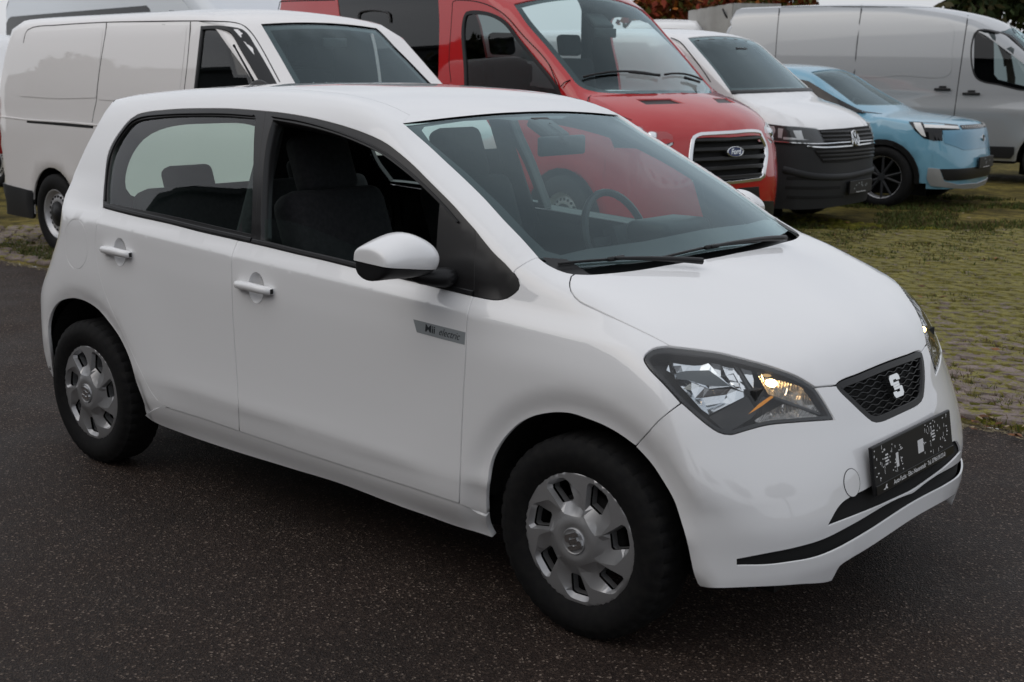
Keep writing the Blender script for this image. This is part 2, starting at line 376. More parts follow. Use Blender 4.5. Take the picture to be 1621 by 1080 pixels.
RUBBER = mat("tyre_rubber", (.007, .007, .007), .75, spec=.25); _n, _ = noise_col(RUBBER, (.0045, .0045, .005), (.010, .0095, .009), 40, .4, .7); bump(RUBBER, _n.outputs['Fac'], .15, .002)
SHADE = mat("underbody_black", (.006, .006, .006), .9)
CABIN = mat("cabin_black_fabric", (.006, .006, .007), .9, spec=.2)
SEATM = mat("charcoal_seat_fabric", (.018, .018, .020), .9); _n, _ = noise_col(SEATM, (.007, .007, .009), (.014, .014, .016), 60, .4, .65); bump(SEATM, _n.outputs['Fac'], .15, .002)
CHROME = mat("chrome", (.75, .76, .77), .12, 1.)
REFL = mat("headlamp_reflector", (.80, .82, .84), .10, 1.)
ALU = mat("silver_wheel_cover", (.33, .33, .335), .34, .6, coat=.3); ALU2 = mat("grey_steel_rim", (.50, .50, .51), .35, .5)
GL_WS = glass("windscreen_glass", (.72, .86, .86), .0, refl=(.78, .95, 1.0))
GL_S = glass("side_glass", (.84, .97, .92), .0); GL_V = glass("van_side_glass", (.42, .52, .48), .0)
GL_T = glass("tinted_glass", (.20, .25, .25), .0)
LENS = glass("clear_lens", (.93, .94, .94), .0)
WHITEPL = mat("white_marks", (.7, .7, .7), .5)
AMBER = mat("amber_reflector", (.8, .30, .03), .25, .6)
BULB = mat("lit_bulb", (1, .8, .5), .4, emit=(1.0, .62, .25), es=14.)
REDL = mat("red_lamp", (.35, .01, .01), .15)
STICK = mat("grey_sticker", (.26, .28, .29), .4)
DARKT = mat("dark_print", (.02, .025, .03), .5)
PAPER = mat("paper", (.75, .78, .78), .7)
LAMPW = mat("bright_lamp_reflector", (.62, .64, .66), .22, .35)
# ------------------------------------------------------------------ the white hatchback's master surface
_P = Cub([(-3.2, 1.30), (-2.95, 1.385), (-2.75, 1.42), (-2.4, 1.455), (-2.0, 1.477), (-1.6, 1.484), (-1.3, 1.474), (-1.05, 1.444), (-.85, 1.395), (-.64, 1.314), (-.42, 1.213), (-.2, 1.10), (-.02, .997),
          (.0, .988), (.1, .955), (.22, .908), (.33, .86), (.42, .808), (.48, .755), (.52, .69), (.56, .60)])
_crown = Cub([(-3.2, .10), (-2.6, .085), (-2., .075), (-1.3, .065), (-1.0, .05), (-.8, .03), (-.45, .045), (-.15, .045), (0, .02), (.3, .0), (.6, 0)])
_zref = np.array([.10, .215, .30, .395, .868, .93, 1.40, 1.6])
def _xi(x, pts): p = np.array(pts); return np.interp(x, p[:, 0], p[:, 1])
_keys = [[(-3, .235), (-2.03, .235), (-.3, .212), (.6, .21)], [(-3, .34), (-1.9, .32), (-.3, .281), (.6, .27)], [(-3, .45), (-1.92, .425), (-.42, .381), (.6, .36)],
         [(-3, 1.0), (-2.28, .963), (-1.62, .925), (-.88, .886), (-.39, .86), (.6, .80)], [(-3, 1.05), (-2.25, 1.012), (-1.3, .965), (-.61, .925), (-.37, .912), (.6, .87)]]
_keyC = [Cub(k) for k in _keys]
_Y = Cub([(.10, .735), (.215, .765), (.30, .797), (.36, .8105), (.391, .8215), (.398, .8222), (.44, .8165), (.52, .8115), (.62, .810), (.75, .8105), (.82, .8075), (.8655, .8045), (.8705, .8028), (.93, .7715), (1.0, .754), (1.15, .713), (1.3, .657), (1.40, .612), (1.5, .56), (1.6, .49)])
_dL = Cub([(-3.2, -.26), (-3.0, -.11), (-2.85, -.05), (-2.7, -.02), (-2.55, -.008), (-2.3, -.003), (-2.0, 0), (-.6, 0), (-.3, -.002), (0, -.004), (.2, -.012), (.4, -.03), (.7, -.07)])
_dG = Cub([(-3.2, -.24), (-2.9, -.13), (-2.6, -.065), (-2.2, -.018), (-1.8, 0), (-1.0, 0), (-.6, -.006), (-.3, -.018), (0, -.04), (.7, -.1)])
def mii_W(x, z):
    ks = [k(np.clip(x, -3, .6)) for k in _keyC]
    zw = np.empty_like(z); cols = [np.full_like(x, .10-(.215-.0))+0*x]+[None]
    K = np.stack([ks[0]-.115]+ks+[np.full_like(x, 1.40), np.full_like(x, 1.6)], 1)
    idx = np.clip((z[:, None] > K).sum(1)-1, 0, 6); a = np.take_along_axis(K, idx[:, None], 1)[:, 0]; b = np.take_along_axis(K, idx[:, None]+1, 1)[:, 0]
    zw = _zref[idx]+(z-a)/(b-a)*(_zref[idx+1]-_zref[idx])
    y = _Y(np.clip(zw, .0, 1.65)); g = sstep(z, .92, 1.15); y = y+_dL(x)*(1-g)+_dG(x)*g
    y = y-.040*np.clip((z-.58)/.32, 0, 1.2)**2*sstep(x, -.42, .15)
    for cx in (0., -2.421):
        r = np.hypot(x-cx, z-.285); up = sstep(z, .15, .35)
        y = y+.014*np.exp(-((r-.47)/.16)**2)*up*(1-sstep(z, .72, .9))
        y = y-.018*(1-sstep(r, .355, .435))*sstep(z, .02, .16)
    return y
def mii_f(P):
    x, y, z = P[:, 0], np.abs(P[:, 1]), P[:, 2]
    side = y-mii_W(x, z)
    s = x+.35*y*y*sstep(x, -1.15, -.75)+.17*y*y*0
    top = (z-(_P(s)-_crown(s)*y*y))/np.sqrt(1+np.where(s > -.95, .22, .02))
    xf = _xf(z); n = _nf(z); x0 = np.where(z < .55, .08, .08-.25*sstep(z, .55, .8)); v = y/.822; xf = xf+_flare(z)*np.clip(v, 0, 1.1)**2; u = np.maximum((x-x0)/(xf-x0), 0)
    fr = ((u**n+v**n)**(1/n)-1)*.55
    xr = _xr(z); nr = 5.0; ur = np.maximum((-1.9-x)/(-1.9-xr), 0); re = ((ur**nr+(y/.83)**nr)**(1/nr)-1)*.8
    kt = np.interp(x, [-3, -1.3, -.95, -.75, -.2, .0, .2], [.14, .14, .07, .05, .05, .07, .09])
    f = smax(side, fr, .03); f = smax(f, re, .03); f = smax(f, top, kt)
    return f
_xf = Cub([(.0, .50), (.17, .575), (.22, .592), (.27, .602), (.36, .603), (.44, .590), (.52, .574), (.55, .564), (.60, .545), (.66, .527), (.72, .505), (.80, .50), (1.2, .45)])
_flare = Cub([(.0, -.072), (.15, -.070), (.3, -.060), (.42, -.032), (.5, .000), (.56, .034), (.605, .036), (.70, .022), (.80, .006), (.9, 0), (1.5, 0)])
_nf = Cub([(.1, 3.4), (.42, 3.15), (.66, 4.3), (.85, 3.8), (1.2, 3.4)])
_xr = Cub([(.0, -2.86), (.25, -2.97), (.45, -3.02), (.6, -3.01), (.78, -2.88), (.9, -2.79), (1.0, -2.75), (1.1, -2.73), (1.25, -2.685), (1.35, -2.64), (1.45, -2.66), (1.8, -2.7)])
MII = Body(mii_f)
# ================================================================== the white hatchback in front
car = empty("parked_car", (0, 0, 0), 0, "small white five-door hatchback in the foreground with its front side window open", "car")
B = MII
def rc(pts, sharp=(), step=6.): return B.rc(crv(pts, sharp, step=step))
def sym(h):                                  # close a half outline (right side, ending on the centre line) with its mirror image
    h = np.asarray(h); h = h[h[:, 1] < -.004]; return np.vstack([h, h[::-1]*[1, -1, 1]])
cat = lambda *a: np.vstack(a)
# lines traced on the photograph, carried onto the surface
trim_up = crv([(161.7, 328), (162.5, 305), (164.5, 283), (166.7, 260), (169, 246.7), (174, 233), (183, 217), (197, 198), (207, 187.5), (217, 181), (232, 177), (257, 174), (290, 171.7), (332, 171), (360, 171.2), (407, 174.4), (443, 177.8), (477, 183), (510, 190), (543, 199), (577, 210.5), (610, 226), (633, 243), (655, 262), (675, 282), (700, 307), (720, 327.5), (733, 342.5), (751, 362.5)])
trim_fr = crv([(751, 362.5), (767, 383), (783, 402), (800, 418), (812.5, 432.5), (819.5, 443), (821.7, 452), (820, 458), (815, 463), (803, 471), (788, 474.3), (770, 472.5), (749, 468.2)])
belt = crv([(749, 468.2), (725, 462.5), (700, 456.5), (660, 446.5), (576.7, 427.5), (520, 413.3), (470, 401.7), (420, 389.6), (376.7, 380), (353, 374.6), (320, 367.2), (266.7, 353.5), (216.7, 342.5), (183, 334), (161.7, 328)])
kM = int(np.argmin(np.abs(belt[:, 0]-376.7))); belt_f = belt[:kM+1]; belt_r = belt[kM:]
gapF = crv([(749, 468.2), (745, 480), (740.5, 497), (737, 560), (733, 633), (730, 700), (728, 760), (726.8, 798)])
gapM = crv([(376.7, 380), (371, 393), (367, 406.7), (367, 440), (367.7, 483), (371, 540), (374.5, 590), (376.7, 627), (378, 660), (379, 683.5)])
gapR = crv([(161.7, 328), (157, 343), (152.3, 357), (151.2, 385), (152.5, 410), (160, 447), (173, 483), (197, 533), (220, 583), (240, 622), (252, 637), (264, 645), (273, 648.5)])
sillT_r = crv([(273, 648.5), (320, 663), (379, 683.5)]); sillT_f = crv([(379, 683.5), (455, 709), (540, 737), (640, 769), (726.8, 798)])
sillT_x = crv([(726.8, 798), (750, 808), (771.4, 815)])
arcF = crv([(771.4, 815), (770.2, 793), (772.5, 762), (778.6, 729.7), (790.8, 705), (807, 684.8), (823.4, 670.6), (843.8, 660.4), (864, 655.7), (884.6, 654), (905, 656), (926.7, 663), (956.7, 675), (983, 690), (1006.3, 707)])
arcF2 = crv([(1006.3, 707), (1030, 733), (1050, 763), (1066.7, 793), (1076.7, 823), (1086.7, 856.7), (1093, 887), (1098, 909), (1103.7, 924)])
arcR = crv([(236, 659.5), (231.4, 654), (228.8, 641), (215.9, 605), (205.5, 568.9), (190, 535), (171.8, 509), (153.7, 488.5), (133, 476), (114.8, 471.9), (101, 474.5), (94, 477.5), (84, 489), (78.5, 503), (76, 517), (75.5, 530)])
hoodR = crv([(910, 434), (930, 434.8), (960, 433), (1010, 427.5), (1060, 419), (1130, 407.8), (1172, 399)])
hoodS = crv([(910, 434), (904.5, 437.5), (902.3, 446), (904, 460), (910, 470), (918, 477.5), (943, 490), (993, 513), (1043, 537.5), (1062, 547.8)])
wsS = crv([(638, 195.2), (655, 210), (680, 231.7), (706.7, 256.7), (733, 281), (766.7, 314), (800, 350.5), (826.7, 378), (853, 407.5)])
wsS2 = crv([(853, 407.5), (866.7, 418), (883, 426.5), (897, 431.5), (910, 434)])
hdr = crv([(638, 195.2), (680, 190), (723, 185), (790, 179), (836, 176.8)])
aGap = crv([(853, 407.5), (846.7, 408.5), (826.7, 419), (817, 425.5), (813.4, 429.5), (812.5, 432.5)])
hlT = crv([(1062, 547.8), (1102, 552.6), (1142.6, 558.7), (1183, 569), (1224, 581), (1264.8, 597.4), (1291, 613.7)])
hlR = crv([(1062, 547.8), (1047, 548.7), (1034.6, 551.6), (1022.4, 560.7), (1019.2, 567), (1024.4, 579), (1051, 607.6), (1079.4, 638.5)])
hlB = crv([(1079.4, 638.5), (1122, 674.8), (1137, 684.5), (1147, 688), (1158, 688.7), (1183, 682), (1213.9, 673.8), (1264.8, 668.7), (1321.9, 664.6)], sharp=())
hlI = crv([(1321.9, 664.6), (1305.6, 636), (1291, 613.7)])
bmpG = crv([(1079.4, 638.5), (1060, 652.5), (1040.7, 668.7), (1024.4, 687), (1006.3, 707)])
grT = crv([(1324, 611), (1328, 606.5), (1360, 593), (1395, 578.5)]); grB = crv([(1324, 611), (1326, 615), (1348, 637.5), (1373, 661), (1380, 666.5), (1388, 668.8), (1397, 667.5), (1415, 660), (1434, 651)])
lipB = crv([(1103.7, 924), (1108, 928.5), (1118, 930.5), (1139, 931.6), (1198, 928), (1260, 923), (1306, 919.3), (1313, 917), (1318, 908), (1326, 894), (1340, 884.5), (1376, 863), (1434, 824.6)])
A_ = B.rc
hoodline = A_(crv([(1291, 613.7), (1324, 611)]))
# ---- skin
def ln(p): return A_(p)
_hx = []                                    # door-handle dishes are holes of the doors
def dish(cx, cz, rx, rz): a = np.linspace(0, 2*math.pi, 36, endpoint=False); return np.c_[cx+rx*np.cos(a), cz+rz*np.sin(a)]
hr = B.rc([(188, 398)])[0]; hf = B.rc([(406.5, 455)])[0]
D_R = dish(hr[0]+.008, hr[2]-.002, .040, .052); D_F = dish(hf[0]-.002, hf[2]-.002, .040, .052)
_cx = np.arange(-2.30, -.35, .022); CREASE = np.vstack([np.c_[_cx, _keyC[3](_cx)+d_] for d_ in (-.012, -.0035, .0035, .012)]+[np.c_[_cx, _keyC[2](_cx)+d_] for d_ in (-.010, -.003, .003, .010)])
panel("rear_door", B, SIDE, cat(ln(belt_r[::-1]), ln(gapM), ln(sillT_r[::-1]), ln(gapR[::-1])), WHITE, car, .03, extra=CREASE, holes=[D_R], hgap=0, hflange=.002, mirror=True)
panel("front_door", B, SIDE, cat(ln(belt_f[::-1]), ln(gapF), ln(sillT_f[::-1]), ln(gapM[::-1])), WHITE, car, .03, extra=CREASE, holes=[D_F], hgap=0, hflange=.002, mirror=True)
TF = Par('tube', (-.2, .45), .6)
panel("fender", B, TF, cat(ln(gapF[::-1]), ln(trim_fr[::-1])[1:][:int(np.argmin(np.hypot(*(trim_fr[::-1]-[812.5, 432.5]).T)))], ln(aGap[::-1]), ln(wsS2), ln(hoodS), ln(hlR), ln(bmpG), ln(arcF[::-1]), ln(sillT_x[::-1])), WHITE, car, .02, mirror=True, flange=.014)
# rear boundary of the side
rb = np.array([(-2.80, .27), (-2.86, .34), (-2.90, .42), (-2.91, .50), (-2.90, .58), (-2.86, .68), (-2.80, .78), (-2.74, .86), (-2.70, .94), (-2.66, 1.02), (-2.63, 1.12), (-2.59, 1.22), (-2.56, 1.30), (-2.55, 1.36)])
RB = lift(B.f, SIDE, rb)[0]
xs = np.linspace(-2.58, -.92, 30); RE = lift(B.f, TOP, np.c_[xs, np.full_like(xs, -.50)])[0]
TQ = Par('tube', (0., .9), .6)
kt_ = int(np.argmin(np.hypot(*(trim_fr-[812.5, 432.5]).T)))
arR = A_(arcR)
_fc = B.rc([(120, 386.7)])[0]; FUEL = dish(_fc[0], _fc[2], .088, .095)
side_out = cat(A_(trim_up), A_(trim_fr[1:kt_]), A_(aGap[::-1]), A_(wsS[::-1]), RE[::-1], RB[::-1], arR[::-1], A_(crv([(236, 659.5), (248, 650), (264, 645.3)])), A_(gapR[::-1])[4:])
panel("body_side", B, TQ, side_out, WHITE, car, .022, gap=.0006, flange=.012, mirror=True, holes=[TQ.to2(lift(B.f, SIDE, FUEL)[0])], hgap=.0012)
panel("fuel_flap", B, SIDE, FUEL, WHITE, car, .04, gap=.0012, flange=.01, off=lambda P: -.0)
rf = cat(A_(hdr[::-1]), RE[::-1]); rf = rf[np.argsort(rf[:, 0] < -9)]
yy = np.linspace(-.50, -.01, 12); rear_top = lift(B.f, TOP, np.c_[np.full_like(yy, -2.60), yy])[0]
half = cat(A_(hdr[::-1]), [RE[-1]], RE[::-1], rear_top); hm = half*[1, -1, 1]
panel("roof", B, TOP, cat(half, hm[::-1]), WHITE, car, .06, gap=.0, flange=0)
tg = cat(RB, rear_top); GWIN = np.array([(-.385, 1.04), (-.36, 1.01), (0, 1.0), (.36, 1.01), (.385, 1.04), (.375, 1.16), (.32, 1.245), (.25, 1.285), (0, 1.305), (-.25, 1.285), (-.32, 1.245), (-.375, 1.16)])
gw = crv(GWIN*1000, closed=True, step=30)/1000
panel("tailgate", B, REAR, cat(tg, (tg*[1, -1, 1])[::-1]), WHITE, car, .06, gap=0, flange=.01, holes=[gw])
panel("rear_window", B, REAR, inset(gw, -.004), GL_S, car, .08, gap=0, flange=0, off=-.004)
hood_h = cat(A_(hoodR)[::-1], A_(hoodS), A_(hlT), hoodline, A_(grT)); panel("bonnet", B, TOP, sym(hood_h), WHITE, car, .04, gap=.0022, flange=.016)
# ---- front bumper
PB = Par('post', (-.2, 0), .8)
bh = cat(A_(lipB)[::-1], A_(arcF2[::-1]), A_(bmpG[::-1]), A_(hlB), A_(hlI), hoodline, A_(grB))
slotH = A_(crv([(1474, 771), (1420.5, 790), (1346.5, 831.8), (1302, 854), (1257.7, 867), (1210, 876.5), (1166, 885), (1166, 896), (1213, 894), (1250, 889), (1281, 883.6), (1305, 876), (1376, 840.7), (1440, 800), (1450, 794)], sharp=(6, 7)))
midH = A_(crv([(1445, 737), (1400, 757), (1373, 773), (1340, 790.5), (1330, 799), (1309, 834.5), (1380, 806.7), (1446, 777)], sharp=(5,)))
sl_t = [p for p in slotH if p[1] < -.01]
def lipoff(P): return .008*(1-sstep(P[:, 2], .290, .314))*sstep(P[:, 0], .42, .52)
panel("front_bumper", B, PB, sym(bh), WHITE, car, .03, gap=.0015, flange=.02, holes=[PB.to2(sym(slotH)), PB.to2(sym(midH))], hgap=0, hflange=.005, off=lipoff)
for h_, nm in ((slotH, "lower_air_intake"), (midH, "middle_air_intake")):
    panel(nm, B, PB, sym(h_), SHADE, car, .04, gap=-.008, flange=0, off=-.009)
_t = A_([(1348.7, 764.5)])[0]; tw = lift(B.f, FRONT, dish(_t[1], _t[2], .034, .037))[0]
panel("towing_eye_cover", B, FRONT, tw, WHITE, car, .03, gap=0, flange=.004, off=.0012)
ribbon("cover_joint", B, tw, grad(B.f, tw), .0022, .0014, GREYP, car, closed=True)
# ---- sill
sillB = crv([(233, 655), (243, 663), (290, 683), (366.7, 709.5), (466.7, 740), (540, 762), (640, 800), (680.8, 814), (721.5, 828.5), (754, 838.7), (782.6, 848)])
so = cat(A_(crv([(236, 652), (252, 644.5), (264, 646), (273, 649)])), A_(sillT_r), A_(sillT_f), A_(sillT_x), A_(crv([(771.4, 816), (775, 832), (782.6, 847)])), A_(sillB[::-1]))
panel("sill", B, SIDE, so, WHITE, car, .016, gap=.0015, flange=.02, mirror=True, off=lambda P: .015*sstep(_keyC[1](P[:, 0])-P[:, 2], .0, .018)-.004)
# ---- side windows and their black frames
gR = crv([(168.5, 322), (168.5, 300), (170.5, 278), (173, 261), (176.7, 243), (185, 225), (198, 206), (210, 194), (223, 188.5), (240, 186), (273, 183), (320, 182), (360, 182.8), (404, 186.5), (402, 203), (399.5, 280), (397.5, 352), (396.5, 371), (376, 366.5), (320, 353.5), (267, 341.5), (217, 331), (183, 324)], sharp=(0, 13, 17), closed=True)
gF = crv([(431, 188.5), (463, 194), (502, 203), (535, 213), (568, 226), (602, 243), (627, 261), (660, 288), (695, 322), (693, 345), (690, 390), (688.5, 446), (640, 434), (570, 417.5), (520, 405.5), (470, 394), (411.5, 379.5), (411.5, 345), (412.5, 310), (415, 270), (418, 240), (423.5, 212)], sharp=(0, 8, 11, 16), closed=True)
splt = crv([(419.5, 175.6), (413, 225), (409, 270), (405, 320), (402.5, 386)])
k1 = int(np.argmin(np.hypot(*(trim_up-[419.5, 175.6]).T))); k2 = int(np.argmin(np.hypot(*(belt-[402.5, 385.8]).T)))
cutL = crv([(751, 362.5), (750.3, 400), (749.6, 435), (749, 468.2)])
panel("rear_window_frame", B, SIDE, A_(np.vstack([trim_up[:k1], splt, belt[k2+1:]])), TRIMB, car, .03, gap=.0012, flange=.01, holes=[A_(gR)], hgap=0, hflange=.02, off=-.003, mirror=True)
panel("front_window_frame", B, SIDE, A_(np.vstack([splt[::-1], trim_up[k1+1:], cutL[1:-1], belt[:k2]])), TRIMB, car, .03, gap=.0012, flange=.01, holes=[A_(gF)], hgap=0, hflange=.045, off=-.003, mirror=True)
panel("quarter_trim", B, SIDE, A_(np.vstack([trim_fr, cutL[::-1][1:-1]])), TRIMB, car, .03, gap=.0012, flange=.01, off=-.003, mirror=True)
GRp = A_(gR); GFp = A_(gF)
def seal(name, pts, m=BLACKP, w=.008, h=.004, closed=False, mirror=True, off=0):
    N = grad(B.f, pts); P = pts+N*off; ribbon(name, B, P, N, w, h, m, car, closed)
    if mirror: q = [1, -1, 1]; ribbon(name, B, P[::-1]*q, N[::-1]*q, w, h, m, car, closed)
seal("window_seal", A_(crv([(749, 464.5), (700, 453), (640, 439), (576.7, 423), (520, 409.5), (470, 398), (420, 386), (400, 381.7)])), w=.014, h=.006)
seal("window_seal", A_(crv([(398, 380), (376.7, 375), (320, 362.5), (266.7, 349.5), (216.7, 338.5), (183, 330.5), (166, 326)])), w=.014, h=.006)
seal("frame_lip", A_(crv([(166, 318), (168, 283), (171.5, 257), (180, 232), (196, 206.5), (209, 192), (222, 186), (257, 181.5), (320, 179.5), (360, 180), (401, 183)])), w=.006, h=.003)
seal("frame_lip", A_(crv([(431, 184.5), (477, 192), (543, 211.5), (602, 238), (640, 266), (697, 320), (725, 352)])), w=.006, h=.004)
panel("side_window", B, SIDE, inset(SIDE.to2(GRp), -.006), GL_S, car, .12, gap=0, flange=0, off=-.009, mirror=True)
# the front side windows: ours wound down to a sliver, the far one closed
wd = crv([(410, 344), (446.7, 348), (487, 360), (520, 373), (570, 395), (630, 424), (668, 443), (640, 440), (570, 423), (520, 411), (470, 399), (408, 384)], sharp=(0, 6, 11), closed=True)
panel("lowered_window", B, SIDE, A_(wd), GL_S, car, .08, gap=0, flange=0, off=-.020)
far = inset(SIDE.to2(GFp), -.006); P_, N_ = lift(B.f, SIDE, cdt(far, [], .12)[0], -.012); f_ = cdt(far, [], .12)[1]
obj("side_window", mesh("side_window", P_*[1, -1, 1], f_[:, ::-1], N_*[1, -1, 1]), GL_S, car)
# ---- windscreen
xb = np.linspace(-.63, -.005, 16); bt = lift(B.f, TOP, np.c_[-.35*xb**2-.028, xb])[0]
wsE = A_(wsS); wsE2 = A_(wsS2[:max(2, len(wsS2)-2)])
wsh = cat(A_(hdr)[::-1], wsE[1:], bt[(bt[:, 1] > -.625)])
ws = sym(wsh); panel("windscreen", B, TOP, ws, GL_WS, car, .06, gap=.003, flange=0, off=-.004)
w2 = inset(dedupe(TOP.to2(ws), .002), .004)
w3 = w2.copy(); w3 = inset(w3, .028)
inner = w3.copy(); inner[:, 0] = np.where(inner[:, 0] < -.75, inner[:, 0], inner[:, 0])
fr_in = sym(np.array([(-.80, -.01, 0), (-.80, -.13, 0), (-.835+.01, -.19, 0), (-.84, -.3, 0), (-.853, -.50, 0), (-.84, -.525, 0), (-.78, -.548, 0), (-.62, -.566, 0), (-.45, -.592, 0), (-.32, -.618, 0), (-.26, -.62, 0), (-.225, -.595, 0), (-.20, -.5, 0), (-.145, -.3, 0), (-.125, -.01, 0)], float))[:, :2]
panel("windscreen_border", B, TOP, w2, GLOSSB, car, .06, gap=0, flange=0, off=-.0085, holes=[fr_in], hgap=0)
cw = sym(cat(lift(B.f, TOP, np.c_[-.35*xb**2-.075, xb])[0][::-1], [A_([(872, 424)])[0]], lift(B.f, TOP, np.c_[-.35*xb**2+.02, xb])[0]))
_cw0 = inset(TOP.to2(cw), 0)
P_, N_ = lift(B.f, TOP, cdt(_cw0, [], .05)[0], -.030); f_ = cdt(_cw0, [], .05)[1]; obj("cowl", mesh("cowl", P_, f_, N_), BLACKP, car)
def mbox(name, b, m, parent=car, **kw): return obj(name, b.mesh(name, **kw), m, parent)
def surfpt(x, y, off=0.): P, N = lift(B.f, TOP, np.array([[x, y]]), off); return P[0], N[0]
# corner plates at the feet of the pillars
for s_ in (-1, 1):
    tri = np.array([(-.245, .655), (-.20, .60), (-.165, .595), (-.10, .60), (-.13, .645), (-.15, .658), (-.19, .668)])*[1, s_]
    P_, N_ = lift(B.f, TOP, cdt(tri, [], .03)[0], -.002); f_ = cdt(tri, [], .03)[1]; a_ = P_[f_]; c_ = np.cross(a_[:, 1]-a_[:, 0], a_[:, 2]-a_[:, 0])[:, 2] < 0; f_[c_] = f_[c_][:, ::-1]
    obj("pillar_foot_cover", mesh("pillar_foot_cover", P_, f_, N_), BLACKP, car)
# ---- wipers
class Off(Body):
    def __init__(s, b, d): super().__init__(lambda P: b.f(P)+d, b.loc, b.rz)
def px_wiper(blade, arm):
    Bl = Off(B, -.010).rc(crv(blade)); Bm = Off(B, -.003).rc(crv(blade)); Ar = Off(B, -.022).rc(crv(arm)); n = len(Ar); t = MB(); t.tube(Ar, list(np.linspace(.010, .0045, n)), 8); w = obj("wiper", t.mesh("wiper", smooth=True), BLACKP, car)
    b = MB(); b.tube(Bl, .0042, 6); b.tube(Bm, .003, 5); c = Off(B, -.014).rc([arm[-1]])[0]; b.tube([c-(0, .035, 0), c+(0, .035, 0)], .007, 6); obj("wiper_blade", b.mesh("wiper_blade", smooth=True), BLACKP, w)
px_wiper([(884, 417.5), (920, 414), (960, 411), (1000, 409), (1036, 407.5)], [(1112, 413.5), (1085, 411.5), (1050, 410), (1010, 409), (975, 409)])
px_wiper([(1048, 408), (1085, 399), (1120, 391.5), (1160, 386), (1198, 383)], [(1243, 377), (1215, 378), (1180, 382), (1150, 386), (1127, 390.5)])
# ---- underbody, wheel wells, floor
u_ = MB()
for s_ in (1, -1): u_.box((-1.21, s_*.66, .29), (1.75, .03, .18))
u_.box((-1.2, 0, .24), (3.3, 1.30, .05)); u_.box((.38, 0, .42), (.16, .8, .30)); u_.box((-1.21, 0, .215), (1.62, 1.44, .03)); u_.box((.40, 0, .20), (.14, 1.1, .03)); u_.box((-2.7, 0, .22), (.2, 1.2, .03)); u_.box((-1.2, 0, .20), (3.3, 1.06, .03)); u_.box((0.0, 0, .60), (.78, .98, .05)); u_.box((0.12, 0, .45), (.5, .7, .3)); u_.box((-2.68, 0, .45), (.26, 1.0, .35))
for cx in (0, -2.421):
    for s_ in (1, -1):
        u_.box((cx, s_*.55, .45), (.8, .04, .55))
        a = np.linspace(.02*math.pi, .98*math.pi, 24); r_ = .375
        V = [(cx+r_*math.cos(t), s_*yy_, .285+r_*math.sin(t)) for t in a for yy_ in (.53, .748)]
        u_.add(V, [(2*i, 2*i+1, 2*i+3, 2*i+2) for i in range(len(a)-1)])
mbox("underbody", u_, SHADE)
